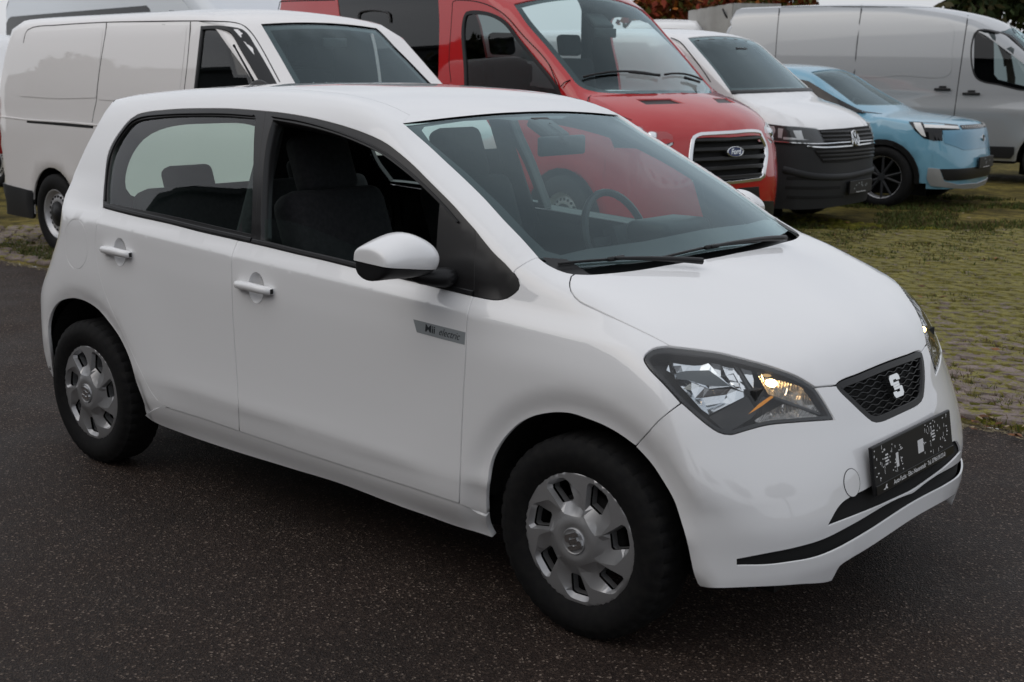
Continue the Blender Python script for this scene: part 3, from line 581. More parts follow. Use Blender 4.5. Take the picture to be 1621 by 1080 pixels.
# ---- wheels
def tyre_mesh(name, R, w, rr, n=120, blocks=True):
    """w: width, rr: rim radius; the outer face looks to -y"""
    h = w/2; prof = [(rr-.012, h*.80), (rr+.006, h*.93), (rr+(R-rr)*.35, h*1.0), (rr+(R-rr)*.62, h*.995), (R-.020, h*.90), (R-.006, h*.80), (R-.001, h*.66), (R, h*.3)]
    prof = [(r, -y) for r, y in prof]+[(r, y) for r, y in prof[::-1]]; b = MB(); b.lathe(prof, n)
    if blocks:
        V = b.V
        for i, (r, y) in enumerate(prof):
            if r > R-.021:
                for k in range(n):
                    if k % 4 == (0 if y < 0 else 2): j = i*n+k; x_, y_, z_ = V[j]; q = (r-.0045)/r; V[j] = (x_*q, y_, z_*q)
    return b.mesh(name, autosmooth=35)
def polar(r, a): return (r*math.cos(rad(a)), r*math.sin(rad(a)))
def cover_meshes():
    """seven-pocket wheel cover, face towards -y; returns face, pockets, cap"""
    NF = 7; pk = [(.080, 20), (.125, 25.5), (.166, 28.5), (.173, 27), (.177, 21), (.175, 7), (.168, 2), (.138, -16), (.130, -18.5), (.078, -34), (.070, -20)]
    ho = [(.108, 20.8), (.162, 26.3), (.166, 24), (.165, 5.5), (.161, 3.5), (.108, -2.5)]
    def zf(x, z): r = np.hypot(x, z); return -(.012*(1-(r/.195)**2)+.010*np.exp(-((r-.052)/.022)**2))+.012*sstep(r, .186, .1965)   # y of the face
    circ = np.array([polar(.1965, a) for a in np.arange(0, 360, 4)]); c0 = np.array([polar(.036, a) for a in np.arange(0, 360, 15)])
    holes = [c0]+[np.array([polar(r, a+51.4286*k+.0) for r, a in pk]) for k in range(NF)]
    holes = [holes[0]]+[resample(np.vstack([h, h[:1]]), .012)[:-1] for h in holes[1:]]
    v, f = cdt(circ, holes, .011)
    y = zf(v[:, 0], v[:, 1]); V = np.c_[v[:, 0], y, v[:, 1]]
    e = 1e-4; gx = (zf(v[:, 0]+e, v[:, 1])-zf(v[:, 0]-e, v[:, 1]))/(2*e); gz = (zf(v[:, 0], v[:, 1]+e)-zf(v[:, 0], v[:, 1]-e))/(2*e); N = np.c_[gx, -np.ones(len(v)), gz]; N /= np.linalg.norm(N, axis=1)[:, None]
    a = V[f]; c = np.cross(a[:, 1]-a[:, 0], a[:, 2]-a[:, 0])[:, 1] > 0; f[c] = f[c][:, ::-1]
    face = mesh("cover_face", V, f, N)
    P = MB()
    for k in range(NF):
        o = holes[1+k]; i_ = np.array([polar(r, a+51.4286*k) for r, a in ho]); i_ = resample(np.vstack([i_, i_[:1]]), .012)[:-1]
        vv, ff = cdt(o, [i_], .02); di = segdist(vv, i_); do = segdist(vv, o); t = do/np.maximum(di+do, 1e-6)
        yy = zf(vv[:, 0], vv[:, 1])+.002*np.minimum(t*8, 1)+.013*t
        P.add(np.c_[vv[:, 0], yy, vv[:, 1]], ff)
        n0 = len(i_); w = [(p[0], zf(p[0], p[1])+.024, p[1]) for p in i_]+[(p[0], zf(p[0], p[1])+.045, p[1]) for p in i_]
        P.add(w, [(j, (j+1) % n0, n0+(j+1) % n0, n0+j) for j in range(n0)])
    R = MB(); R.lathe([(.1965, .012+.0), (.198, .004), (.1985, .016), (.192, .03)], 90)
    cap = MB(); cap.lathe([(.0385, -.010), (.038, -.020), (.0355, -.0225), (.033, -.0205), (.012, -.0215), (.0, -.0218)], 40)
    return face, P.mesh("cover_pockets", autosmooth=18), R.mesh("cover_rim", smooth=True), cap.mesh("hub_cap", autosmooth=50)
def seat_emblem(w, h, t, slant=.0):
    """the stylised S as a flat prism in x (across), z (up), facing -y"""
    up = [(-.50, .18), (-.50, .40), (-.36, .50), (.34, .50), (.46, .34), (.46, .20), (.20, .20), (.14, .27), (-.20, .27), (-.22, .22), (-.16, .14), (.44, -.02), (.44, -.02), (.40, -.02), (-.34, .02)]
    up = [(-.50, .10), (-.50, .38), (-.36, .50), (.36, .50), (.48, .36), (.48, .22), (.14, .22), (.10, .28), (-.18, .28), (-.20, .16), (.30, .16), (.30, .06), (-.42, .06)]
    lo = [(-x, -z) for x, z in up]
    b = MB()
    for pl in (up, lo):
        n = len(pl); V = [(x*w+z*h*slant, -t, z*h) for x, z in pl]+[(x*w+z*h*slant, 0, z*h) for x, z in pl]; b.add(V, [tuple(range(n)), tuple(range(2*n-1, n-1, -1))]+[(i, n+i, n+(i+1) % n, (i+1) % n) for i in range(n)])
    b.box((0, -t*.5, 0), (w*.62, t*.98, h*.10))
    return b.mesh("emblem")
_face, _pk, _rim, _cap = cover_meshes(); _tm = tyre_mesh("tyre", .2855, .162, .196, 168); _em = seat_emblem(.050, .046, .004)
_hub = MB(); _hub.lathe([(.0, -.02), (.12, -.02), (.12, .01), (.02, .03)], 40); _hub.lathe([(.185, -.05), (.185, .06), (.17, .07)], 60); _hubm = _hub.mesh("brake_disc", smooth=True)
def wheel(cx, cy, side, rot):
    w = empty("wheel", (cx, cy, .2840), 0); w.parent = car; w.scale = (1, 1 if side < 0 else -1, 1); w.rotation_euler.y = 0
    obj("tyre", _tm, RUBBER, w)
    cv = obj("cover_face", _face, ALU, w, (0, -.066, 0)); cv.name = "wheel_cover"
    obj("cover_pockets", _pk, ALU, w, (0, -.066, 0)); obj("cover_rim", _rim, ALU, w, (0, -.066, 0)); obj("hub_cap", _cap, ALU, w, (0, -.066, 0))
    obj("hub_emblem", _em, REFL, w, (0, -.0865, 0), (0, rad(rot), 0)); obj("brake_disc", _hubm, SHADE, w)
wheel(0, -.722, -1, -25); wheel(-2.421, -.722, -1, 10); wheel(0, .722, 1, 0); wheel(-2.421, .722, 1, 0)
# ---- door handles
def handle(px, nm):
    c = B.rc([px])[0]; k = lift(B.f, SIDE, np.array([[c[0], c[2]]]))[0][0]
    ins = MB(); V = []; rings = [(1., -.001), (.93, .006), (.8, .013), (.5, .021), (.15, .024)]
    cen = np.array([c[0]+(.008 if nm == 'rear_handle_dish' else -.002), c[2]-.002]); n = 36
    D = D_R if nm == 'rear_handle_dish' else D_F; cen = D.mean(0)
    for s, d in rings:
        q = cen+(D-cen)*s; P, _ = lift(B.f, SIDE, q); base = P[:, 1]; P[:, 1] = base+d; V += list(P)
    F = [(i*n+j, i*n+(j+1) % n, (i+1)*n+(j+1) % n, (i+1)*n+j) for i in range(len(rings)-1) for j in range(n)]+[tuple((len(rings)-1)*n+j for j in range(n))]
    for sgn in (1, -1):
        d_ = mesh(nm, [(v[0], v[1]*sgn, v[2]) for v in V], F); d_.update()
        if sum(p.normal.y*p.area for p in d_.polygons)*sgn > 0: d_.flip_normals()
        obj(nm, d_, WHITE, car)
        b = MB(); xs_ = np.linspace(-.098, .092, 15)
        prof = [(-.013, -.006), (-.016, .004), (-.012, .015), (0, .021), (.012, .016), (.016, .004), (.012, -.008), (0, -.012)]
        V2 = []; m = len(prof)
        for i, x_ in enumerate(xs_):
            u_t = x_/.095; lift_ = .017*(1-u_t**4); wz = 1-.10*abs(u_t)-(.25 if i in (0, 14) else 0); zc = -.004*(u_t)**2-x_*.03
            for pz, py in prof: V2.append((k[0]+x_, sgn*(k[1]-lift_-py*(.85 if i in (0, 14) else 1)), k[2]+zc+pz*wz))
        F2 = [(i*m+j, i*m+(j+1) % m, (i+1)*m+(j+1) % m, (i+1)*m+j) for i in range(len(xs_)-1) for j in range(m)]+[tuple(range(m)), tuple((len(xs_)-1)*m+j for j in range(m))]
        b.add(V2, F2); obj("door_handle", b.mesh("door_handle", autosmooth=60), WHITE, car)
        e = MB(); e.box((k[0]+.094, sgn*(k[1]-.010), k[2]-.006), (.002, .012, .016)); obj("handle_end", e.mesh("handle_end", bevel=.001), BLACKP, car)
handle((187, 397), "rear_handle_dish"); handle((405, 453.5), "front_handle_dish")
# ---- door mirrors
def mirror(sgn):
    b = MB(); us = [(-1, .35, .30, .45), (-.93, .72, .68, .8), (-.6, .93, .93, 1.), (-.1, 1.0, 1.0, 1.0), (.45, .98, .92, .97), (.85, .80, .72, .85), (1, .55, .45, .6)]
    return us
def mirror_shell(sgn):
    # rings along the mirror from its outer end to its foot, in the picture's own proportions
    cx, cy, cz = -.545, -.925, 1.020
    ring = [(.50, .0), (.47, .30), (.36, .70), (.12, 1.0), (-.25, .98), (-.46, .75), (-.5, .30), (-.5, -.35), (-.46, -.7), (-.2, -1.0), (.12, -1.0), (.36, -.72), (.47, -.35)]
    st = [(-.098, .62, .46, -.008, -.010), (-.0965, .84, .62, -.004, -.008), (-.084, .93, .70, 0, -.006), (-.045, .99, .86, 0, -.002), (.0, 1.03, 1.05, .002, .0), (.03, 1.02, 1.06, .004, 0), (.074, .96, .80, .004, -.004), (.090, .84, .62, .002, -.006), (.0925, .60, .44, .002, -.008)]
    V = []; n = len(ring)
    for u, sx, sz, ox, oz in st:
        for a, c in ring:
            zz = c*.056*(sz*1.18 if c > 0 else (.62+.38*sz)*1.12)
            V.append((cx+a*.155*sx+ox+u*.12, sgn*(-cy+(-u))*1.0 if False else (cy+u)*(-sgn)*-1 if False else (cy+u), cz+zz+oz))
    return V, n, len(st)
def build_mirror(flip):
    V, n, m = mirror_shell(1); q = -1 if flip else 1; V = [(x, y*q, z) for x, y, z in V]
    F = [(i*n+j, i*n+(j+1) % n, (i+1)*n+(j+1) % n, (i+1)*n+j) for i in range(m-1) for j in range(n)]+[tuple(range(n)), tuple((m-1)*n+j for j in range(n))]
    me = MB().add(V, F).mesh("m"); me = subdiv(me, 2)
    bm = bmesh.new(); bm.from_mesh(me)
    # cut the shell into the painted cap and the black lower half along a sloping line
    zc = lambda v: v.z-(1.000-.10*(abs(v.y)-.925))-(.0)
    up = bm.copy(); lo = bm
    pl_co = Vector((-.545, -.925*q, .9965)); pl_no = Vector((.06, .13*q, 1)).normalized()
    bmesh.ops.bisect_plane(up, geom=up.verts[:]+up.edges[:]+up.faces[:], plane_co=pl_co, plane_no=pl_no, clear_inner=True)
    bmesh.ops.bisect_plane(lo, geom=lo.verts[:]+lo.edges[:]+lo.faces[:], plane_co=pl_co-Vector((0, 0, .003)), plane_no=pl_no, clear_outer=True)
    g = empty("door_mirror", (0, 0, 0)); g.parent = car
    a = bpy.data.meshes.new("mirror_cap"); up.to_mesh(a); up.free(); c = bpy.data.meshes.new("mirror_base"); 
    for v in lo.verts: v.co = Vector((-.545, -.925*q, 1.0)).lerp(v.co, .965)
    lo.to_mesh(c); lo.free()
    for mm in (a, c): mm.polygons.foreach_set('use_smooth', [True]*len(mm.polygons))
    obj("mirror_cap", a, WHITE, g); obj("mirror_base", c, BLACKP, g)
    arm = MB(); arm.tube([(-.565, -.87*q, .962), (-.52, -.81*q, .950), (-.47, -.755*q, .950)], [.022, .028, .036], 12); arm.tube([(-.60, -.90*q, .964), (-.54, -.80*q, .948), (-.50, -.755*q, .94)], [.015, .022, .030], 10)
    obj("mirror_arm", subdiv(arm.mesh("arm"), 1), BLACKP, g)
    gl = MB(); gl.add([(-.6235, y*q, z) for y, z in [(-1.0, .985), (-.995, 1.04), (-.95, 1.063), (-.88, 1.055), (-.855, 1.0), (-.87, .975), (-.97, .972)]], [tuple(range(7))]); obj("mirror_glass", gl.mesh("mirror_glass"), CHROME, g)
build_mirror(False); build_mirror(True)
# ---- aerial
ab = MB(); bs = [(-.060, .030, 0), (-.05, .036, .004), (0, .036, .022), (.03, .028, .024), (.075, .012, .004)]
P0 = surfpt(-2.30, 0)[0]; an = MB(); pr = [(-.055, .012, .004), (-.05, .026, .016), (-.02, .026, .030), (.01, .022, .034), (.05, .012, .016), (.078, .004, .004)]
V = []; n = 8
for x_, w_, h_ in pr:
    for k in range(n): a = math.pi*k/(n-1); V.append((P0[0]+x_, w_*math.cos(a), P0[2]-.004+h_*math.sin(a)))
an.add(V, [(i*n+j, i*n+j+1, (i+1)*n+j+1, (i+1)*n+j) for i in range(len(pr)-1) for j in range(n-1)]+[tuple(range(n)), tuple((len(pr)-1)*n+j for j in range(n))])
AN = empty("roof_aerial"); AN.parent = car; obj("aerial_foot", subdiv(an.mesh("aerial_foot"), 1), BLACKP, AN)
rod = MB(); rod.tube([(P0[0]-.035, 0, P0[2]+.018), (P0[0]-.16, 0, P0[2]+.165)], [.0048, .0038], 8); rod.tube([(P0[0]-.155, 0, P0[2]+.159), (P0[0]-.162, 0, P0[2]+.167)], .0052, 8); obj("aerial_rod", rod.mesh("aerial_rod", smooth=True), BLACKP, AN)
# ---- badge strip on the front door
stp = A_(crv([(654.5, 505.5), (700, 517), (737, 526.2), (735.5, 546), (700, 537), (660, 526)], sharp=tuple(range(6)), closed=True, step=8))
panel("badge_strip", B, SIDE, stp, STICK, car, .03, gap=0, flange=0, off=.0008)
def wrap_text(nm, me, par, uv, m, off=.0012, su=1., sv=1., ang=0.):
    """lay a flat text mesh onto the surface at chart position uv"""
    co = np.array([v.co[:] for v in me.vertices]); c_, s_ = math.cos(ang), math.sin(ang); q = np.c_[co[:, 0]*c_-co[:, 1]*s_, co[:, 0]*s_+co[:, 1]*c_]*[su, sv]+uv
    P, N = lift(B.f, par, q); P = P+N*(off+co[:, 2:3]); 
    for v, p in zip(me.vertices, P): v.co = p
    return obj(nm, me, m, car)
_c = B.rc([(686, 522.5)])[0]; _d = B.rc([(693.5, 524.5)])[0]
_t1 = text_mesh("Mii", .030, 0, 'LEFT', bold=.0006); _p = B.rc([(673, 519.5)])[0]; _q = B.rc([(696, 525.5)])[0]; _ang = math.atan2(_q[2]-_p[2], _q[0]-_p[0])
wrap_text("badge_lettering", _t1, SIDE, np.array([_p[0], _p[2]]), DARKT, ang=_ang, su=1.15)
_t2 = text_mesh("electric", .030, 0, 'LEFT', shear=.35); _p = B.rc([(694.5, 525)])[0]; wrap_text("badge_lettering", _t2, SIDE, np.array([_p[0], _p[2]]), DARKT, ang=_ang, su=.92)
# ---- grille
class Off(Body):
    def __init__(s, b, d): super().__init__(lambda P: b.f(P)+d, b.loc, b.rz)
gr_o = sym(cat(A_(grT)[::-1], A_(grB)[1:])); g2 = FRONT.to2(gr_o); g_in = inset(dedupe(g2, .002), .016); g_out = inset(dedupe(g2, .002), .001)
panel("grille_frame", B, FRONT, g_out, BLACKP, car, .03, gap=0, flange=.02, off=-.001, holes=[g_in], hgap=0, hflange=.02)
panel("grille_back", B, FRONT, inset(g2, -.004), SHADE, car, .06, gap=0, flange=0, off=-.028)
GM = mat("grille_gloss_black", (.006, .006, .0065), .3)
zr = np.arange(.588, .712, .0128)
for i, z_ in enumerate(zr):
    yv = np.linspace(-.29, .29, 117); zw = z_+.0030*np.sin(yv*2*math.pi/.062+(math.pi if i % 2 else 0)); k = inpoly(np.c_[yv, zw], inset(g2, .010))
    if k.sum() < 6: continue
    P, N = lift(B.f, FRONT, np.c_[yv[k], zw[k]], -.010); ribbon("grille_bar", B, P, N, .0028, .003, GM, car)
_e = B.rc([(1413.5, 611.5)])[0]; em = seat_emblem(.066, .066, .007)
e_ = obj("front_emblem", em, CHROME, car); nb = grad(B.f, np.array([[_e[0], 0, _e[2]]]))[0]; e_.location = (_e[0]+.003, 0, _e[2]); e_.rotation_euler = (-math.atan2(nb[2], nb[0])*-1*-1, 0, rad(90)); 
e_.matrix_local = Matrix.Translation((_e[0]+.002, 0, _e[2])) @ Matrix.Rotation(-math.atan2(nb[2], nb[0]), 4, 'Y') @ Matrix.Rotation(rad(90), 4, 'Z')
# ---- number-plate holder (empty, with its printed strip)
PL = empty("plate_holder", (.5935, 0, .4765)); PL.parent = car; tilt = Matrix.Rotation(rad(-9.5), 4, 'Y'); PL.matrix_local = Matrix.Translation((.5945, -.004, .4765)) @ tilt
pb = MB(); pb.box((0, 0, 0), (.012, .532, .136)); obj("holder_plate", pb.mesh("holder_plate", bevel=.004, seg=2), BLACKP, PL)
pf = MB(); pf.box((.0072, 0, -.053), (.003, .528, .026)); obj("holder_strip", pf.mesh("holder_strip", bevel=.001), GM, PL)
random.seed(5); hm_ = MB()
def hole(y, z, w, h): hm_.add([(.0064, y-w/2, z-h/2), (.0064, y+w/2, z-h/2), (.0064, y+w/2, z+h/2), (.0064, y-w/2, z+h/2)], [(0, 1, 2, 3)])
for cy_ in (-.165, .150):
    for _ in range(42): hole(cy_+random.uniform(-.095, .085), random.uniform(-.032, .060), *random.choice([(.004, .004), (.006, .003), (.003, .007), (.009, .003), (.002, .012)]))
    for j in range(4): hole(cy_-.02+(j % 2)*.004, .005+.0085*j, .026-abs(j-1.5)*.006, .0045)
hole(-.117, .002, .016, .040); hole(.040, .006, .038, .038)
_hs = obj("holder_slots", hm_.mesh("holder_slots"), WHITEPL, PL); _hs['kind'] = 'stuff'
tx = text_mesh("Auto-Fuchs · Elbc.-Neuenstadt · Tel. 07961/9133-0", .0185, 0, 'CENTER', bold=.0003); t_ = obj("holder_lettering", tx, WHITEPL, PL); t_.matrix_local = Matrix.Translation((.0092, .02, -.053)) @ Matrix(((0, 0, 1, 0), (1, 0, 0, 0), (0, 1, 0, 0), (0, 0, 0, 1))) @ Matrix.Diagonal((.93, 1.0, 1, 1))
fx = MB(); fx.add([(.0092, y, z-.053) for y, z in [(-.225, -.004), (-.212, -.002), (-.206, .006), (-.198, .007), (-.202, .001), (-.196, -.006), (-.203, -.006), (-.208, -.003), (-.214, -.007)]], [tuple(range(9))]); obj("holder_logo", fx.mesh("holder_logo"), WHITEPL, PL)
# ---- headlights
def zz(pts): return [(1000+x/4.909, 520+y/4.909) for x, y in pts]
def inner(name, pts, d, m, par=PB, step=.02, flange=.0, sharp=None, mir=True, facet=None):
    b2 = Off(B, d); q = crv(zz(pts), closed=True, sharp=tuple(range(len(pts))) if sharp is None else sharp, step=7); P = b2.rc(q)
    L = inset(dedupe(par.to2(P), .0015), 0); v, f = cdt(L, [], step); X, N = lift(b2.f, par, v)
    if facet is not None:
        a_, dep, tilt_ = facet; c = b2.rc(zz([a_]))[0]; u = segdist(v, L); X = X-N*(dep*np.minimum(u/.03, 1))[:, None]
    N2 = None
    a = X[f]; nn = np.cross(a[:, 1]-a[:, 0], a[:, 2]-a[:, 0]); k = np.sum(nn*N[f].mean(1), 1) < 0; f[k] = f[k][:, ::-1]
    me = mesh(name, X, f, smooth=False); o = obj(name, me, m, HLP)
    if mir: me2 = mesh(name, X*[1, -1, 1], f[:, ::-1], smooth=False); obj(name, me2, m, HLP2)
    return o
HLP = empty("headlight"); HLP.parent = car; HLP2 = empty("headlight"); HLP2.parent = car
hl_out = cat(A_(hlT), A_(hlI[::-1])[1:-1], A_(hlB[::-1]), A_(hlR[::-1])); HL2 = PB.to2(hl_out)
def hpanel(name, outl, m, off, fl=0., holes=(), step=.03, hf=None):
    for s, par_ in ((1, HLP), (-1, HLP2)):
        o = panel(name, B, PB, outl, m, par_, step, gap=0, flange=fl, off=off, holes=holes, hgap=0, hflange=hf)
        if s < 0:
            for v in o.data.vertices: v.co.y *= -1
            o.data.flip_normals(); o.data.update()
h_in = inset(dedupe(HL2, .002), .010)
HG = mat("lamp_bezel_grey", (.030, .032, .034), .35)
hpanel("lamp_lens", inset(dedupe(HL2, .002), .003), LENS, -.0015, .012)
hpanel("lamp_edge", inset(dedupe(HL2, .002), .0015), GLOSSB, -.004, .05, holes=[h_in], hf=.05)
hpanel("lamp_housing", inset(dedupe(HL2, .002), -.002), HG, -.055)
CHF = mat("faceted_reflector", (.72, .75, .78), .13, 1.); _v = nd(CHF, "ShaderNodeTexVoronoi", Scale=13.0); _t = nd(CHF, "ShaderNodeTexCoord"); CHF.node_tree.links.new(_t.outputs['Object'], _v.inputs['Vector']); bump(CHF, _v.outputs['Color'], .45, .012)
FLU = mat("fluted_reflector", (.74, .73, .72), .16, 1.); _w = nd(FLU, "ShaderNodeTexWave", Scale=60.0, Distortion=1.5); _t = nd(FLU, "ShaderNodeTexCoord"); FLU.node_tree.links.new(_t.outputs['Object'], _w.inputs['Vector']); bump(FLU, _w.outputs['Fac'], 1., .01)
inner("main_reflector", [(270, 325), (320, 200), (470, 205), (600, 245), (590, 265), (770, 450), (600, 470), (430, 400), (340, 400), (330, 360)], .03, CHF, facet=((600, 300), .035, 0))
inner("main_reflector", [(600, 245), (770, 262), (830, 330), (930, 480), (860, 490), (775, 450), (640, 320)], .028, REFL, facet=((800, 350), .02, 0))
inner("main_reflector", [(345, 410), (430, 405), (600, 475), (770, 470), (860, 495), (930, 505), (600, 670), (545, 632), (450, 530)], .03, CHF, facet=((600, 560), .03, 0))
inner("reflector_rib", [(770, 262), (800, 262), (950, 500), (925, 505), (830, 340)], .022, HG)
inner("main_reflector", [(818, 268), (880, 275), (925, 320), (948, 400), (945, 465), (900, 400)], .026, REFL)
inner("lower_bezel", [(600, 690), (900, 525), (990, 520), (1050, 540), (930, 700), (760, 800), (700, 780)], .018, GLOSSB)
inner("indicator_reflector", [(945, 300), (1120, 335), (1260, 400), (1330, 470), (1460, 655), (1360, 620), (1240, 580), (1110, 530), (1060, 510), (1000, 400)], .025, FLU, facet=((1080, 430), .03, 0))
inner("indicator_rib", [(1110, 528), (1240, 572), (1470, 665), (1460, 672), (1230, 590), (1105, 545)], .018, HG)
inner("amber_rib", [(1082, 522), (1102, 535), (1010, 605), (905, 668), (985, 590)], .016, AMBER)
DKR = mat("painted_dark_reflection", (.10, .11, .115), .15, 1.)
inner("painted_reflection_band", [(345, 345), (430, 330), (600, 325), (690, 390), (765, 448), (700, 452), (560, 440), (430, 400), (350, 392)], .012, DKR)  # dark reflection across the reflector bowl, painted in as a darker metal panel
inner("corner_reflector", [(950, 718), (1040, 660), (1180, 585), (1300, 620), (1460, 690), (1300, 700), (1060, 735), (990, 738)], .024, FLU, facet=((1180, 660), .02, 0))
for hp, sg in ((HLP, 1), (HLP2, -1)):
    bb = Off(B, .028); c = bb.rc(zz([(1085, 425)]))[0]; s_ = MB(); s_.lathe([(0, -.016), (.007, -.014), (.0105, -.004), (.0105, .006), (.006, .014), (0, .016)], 20, 'x', (c[0], c[1]*sg, c[2])); obj("indicator_bulb", s_.mesh("indicator_bulb", smooth=True), BULB, hp)
    c = Off(B, .05).rc(zz([(760, 440)]))[0]; s_ = MB(); s_.lathe([(0, .03), (.010, .026), (.013, .01), (.013, -.02)], 20, 'x', (c[0], c[1]*sg, c[2])); obj("headlamp_bulb", s_.mesh("headlamp_bulb", smooth=True), CHROME, hp)
# ---- cabin
def rbox(name, c, d, m, R=None, bev=.03, parent=None, sub=1):
    b = MB(); b.box(c, d, R); return obj(name, b.mesh(name, bevel=bev, seg=3, autosmooth=50), m, parent if parent is not None else car)
def seat(x, y, headrest=True, w=.46):
    s = empty("seat", (x, y, 0)); s.parent = car; T_ = Matrix.Rotation(rad(-20), 3, 'Y')
    rbox("seat_cushion", (0.08, 0, .50), (.50, w, .16), SEATM, None, .05, s)
    rbox("seat_backrest", (-.26, 0, .82), (.15, w, .62), SEATM, T_, .06, s)
    if headrest: rbox("headrest", (-.385, 0, 1.20), (.10, .25, .22), SEATM, T_, .04, s); 
seat(-1.12, -.36); seat(-1.12, .36)
rb_ = empty("seat"); rb_.parent = car; rbox("seat_cushion", (-1.95, 0, .50), (.48, 1.16, .16), SEATM, None, .05, rb_); rbox("seat_backrest", (-2.26, 0, .80), (.14, 1.18, .56), SEATM, Matrix.Rotation(rad(-18), 3, 'Y'), .05, rb_)
for yy_ in (-.32, .32): rbox("headrest", (-2.37, yy_, 1.09), (.08, .22, .12), SEATM, Matrix.Rotation(rad(-18), 3, 'Y'), .03, rb_)
dsh = MB(); yv = np.linspace(-.70, .70, 15); prof = [(-.05, .935), (-.22, .965), (-.42, .965), (-.50, .945), (-.56, .90), (-.57, .80), (-.52, .66), (-.50, .45)]
V = []; 
for y_ in yv:
    for x_, z_ in prof: V.append((x_-.10*abs(y_)**2, y_, z_-.012*abs(y_)))
m_ = len(prof); dsh.add(V, [(i*m_+j, i*m_+j+1, (i+1)*m_+j+1, (i+1)*m_+j) for i in range(len(yv)-1) for j in range(m_-1)]); obj("dashboard", dsh.mesh("dashboard", smooth=True), mat("dash_grey", (.022, .026, .028), .7), car)
rbox("instrument_hood", (-.50, .36, .985), (.18, .30, .08), BLACKP, None, .03)
sw = MB(); R_ = Matrix.Rotation(rad(-22), 3, 'Y'); c_ = Vector((-.72, .36, .93)); sw.tube([c_+R_ @ Vector((0, .18*math.cos(a), .18*math.sin(a))) for a in np.linspace(0, 2*math.pi, 33)], .014, 8, caps=False); sw.box(c_+R_ @ Vector((.02, 0, -.01)), (.05, .13, .11), R_); sw.box(c_+R_ @ Vector((.01, 0, 0)), (.015, .32, .03), R_); obj("steering_wheel", sw.mesh("steering_wheel", autosmooth=40), BLACKP, car)
fl = MB(); fl.box((-1.3, 0, .30), (2.6, 1.40, .02)); fl.box((-.45, 0, .55), (.03, 1.4, .5)); obj("cabin_floor", fl.mesh("cabin_floor"), CABIN, car)
# roof lining and inner door faces just inside the skin
lo_ = lift(B.f, TOP, cdt(np.array([(-2.55, -.5), (-.93, -.5), (-.88, 0), (-.93, .5), (-2.55, .5)]), [], .12)[0], -.035); obj("headlining", mesh("headlining", lo_[0], cdt(np.array([(-2.55, -.5), (-.93, -.5), (-.88, 0), (-.93, .5), (-2.55, .5)]), [], .12)[1], -lo_[1]), mat("headlining_grey", (.10, .10, .10), .9), car)
for sg in (1, -1):
    q = np.array([(-2.3, .36), (-.45, .34), (-.42, .85), (-1.0, .90), (-2.2, .97)]); v, f = cdt(q, [], .12); P, N = lift(B.f, SIDE, v, -.06); obj("door_card", mesh("door_card", P*[1, sg, 1], f, N), CABIN, car)
    pb_ = MB(); a = lift(B.f, SIDE, np.array([(-1.50, 1.40), (-1.47, .9), (-1.47, .35)]), -.05)[0]; pb_.tube(a*[1, sg, 1], [.035, .045, .05], 8); obj("inner_pillar", pb_.mesh("inner_pillar", smooth=True), SEATM, car)
rbox("interior_mirror", (-.70, 0, 1.285), (.025, .24, .065), BLACKP, None, .01); rbox("sensor_housing", (-.76, 0, 1.335), (.12, .10, .035), BLACKP, Matrix.Rotation(rad(28), 3, 'Y'), .01)
cl_ = MB(); cl_.tube([(-.665, -.02, 1.295), (-.72, 0, 1.33), (-.76, 0, 1.35)], .01, 6); obj("mirror_stalk", cl_.mesh("mirror_stalk", smooth=True), BLACKP, car)
# ================================================================== the vehicles parked behind
def vehicle_f(Y, dX, P, crown, c, xf, n, x0, xr, hw, arches=(), kt=.06, nr=6., cs=None, flare=.012, ar=.36, wz=.33):
    def f(Q):
        x, y, z = Q[:, 0], np.abs(Q[:, 1]), Q[:, 2]
        w = Y(z)+dX(x)
        for cx in arches:
            r = np.hypot(x-cx, z-wz); up = sstep(z, .2, .4); w = w+flare*np.exp(-((r-ar-.10)/.07)**2)*up-.02*(1-sstep(r, ar, ar+.05))*up
        side = y-w; s = x+c*y*y
        top = (z-(P(s)-crown(s)*y*y))/np.sqrt(1+np.clip(np.abs((P(s+.01)-P(s-.01))/.02), 0, 1.2)**2)
        X = xf(z); u = np.maximum((x-x0)/(X-x0), 0); nn = n(z) if callable(n) else n; fr = ((u**nn+(y/hw)**nn)**(1/nn)-1)*.8
        R = xr(z); ur = np.maximum((R+.7-x)/.7, 0); re = ((ur**nr+(y/hw)**nr)**(1/nr)-1)*.7
        g = smax(side, fr, .05); g = smax(g, re, .05); k = kt(x) if callable(kt) else kt
        return smax(g, top, k)
    return f
def arch_pts(cx, r, z, n=14, a0=200, a1=-20): return [(cx+r*math.cos(rad(a)), z+r*math.sin(rad(a))) for a in np.linspace(a0, a1, n)]
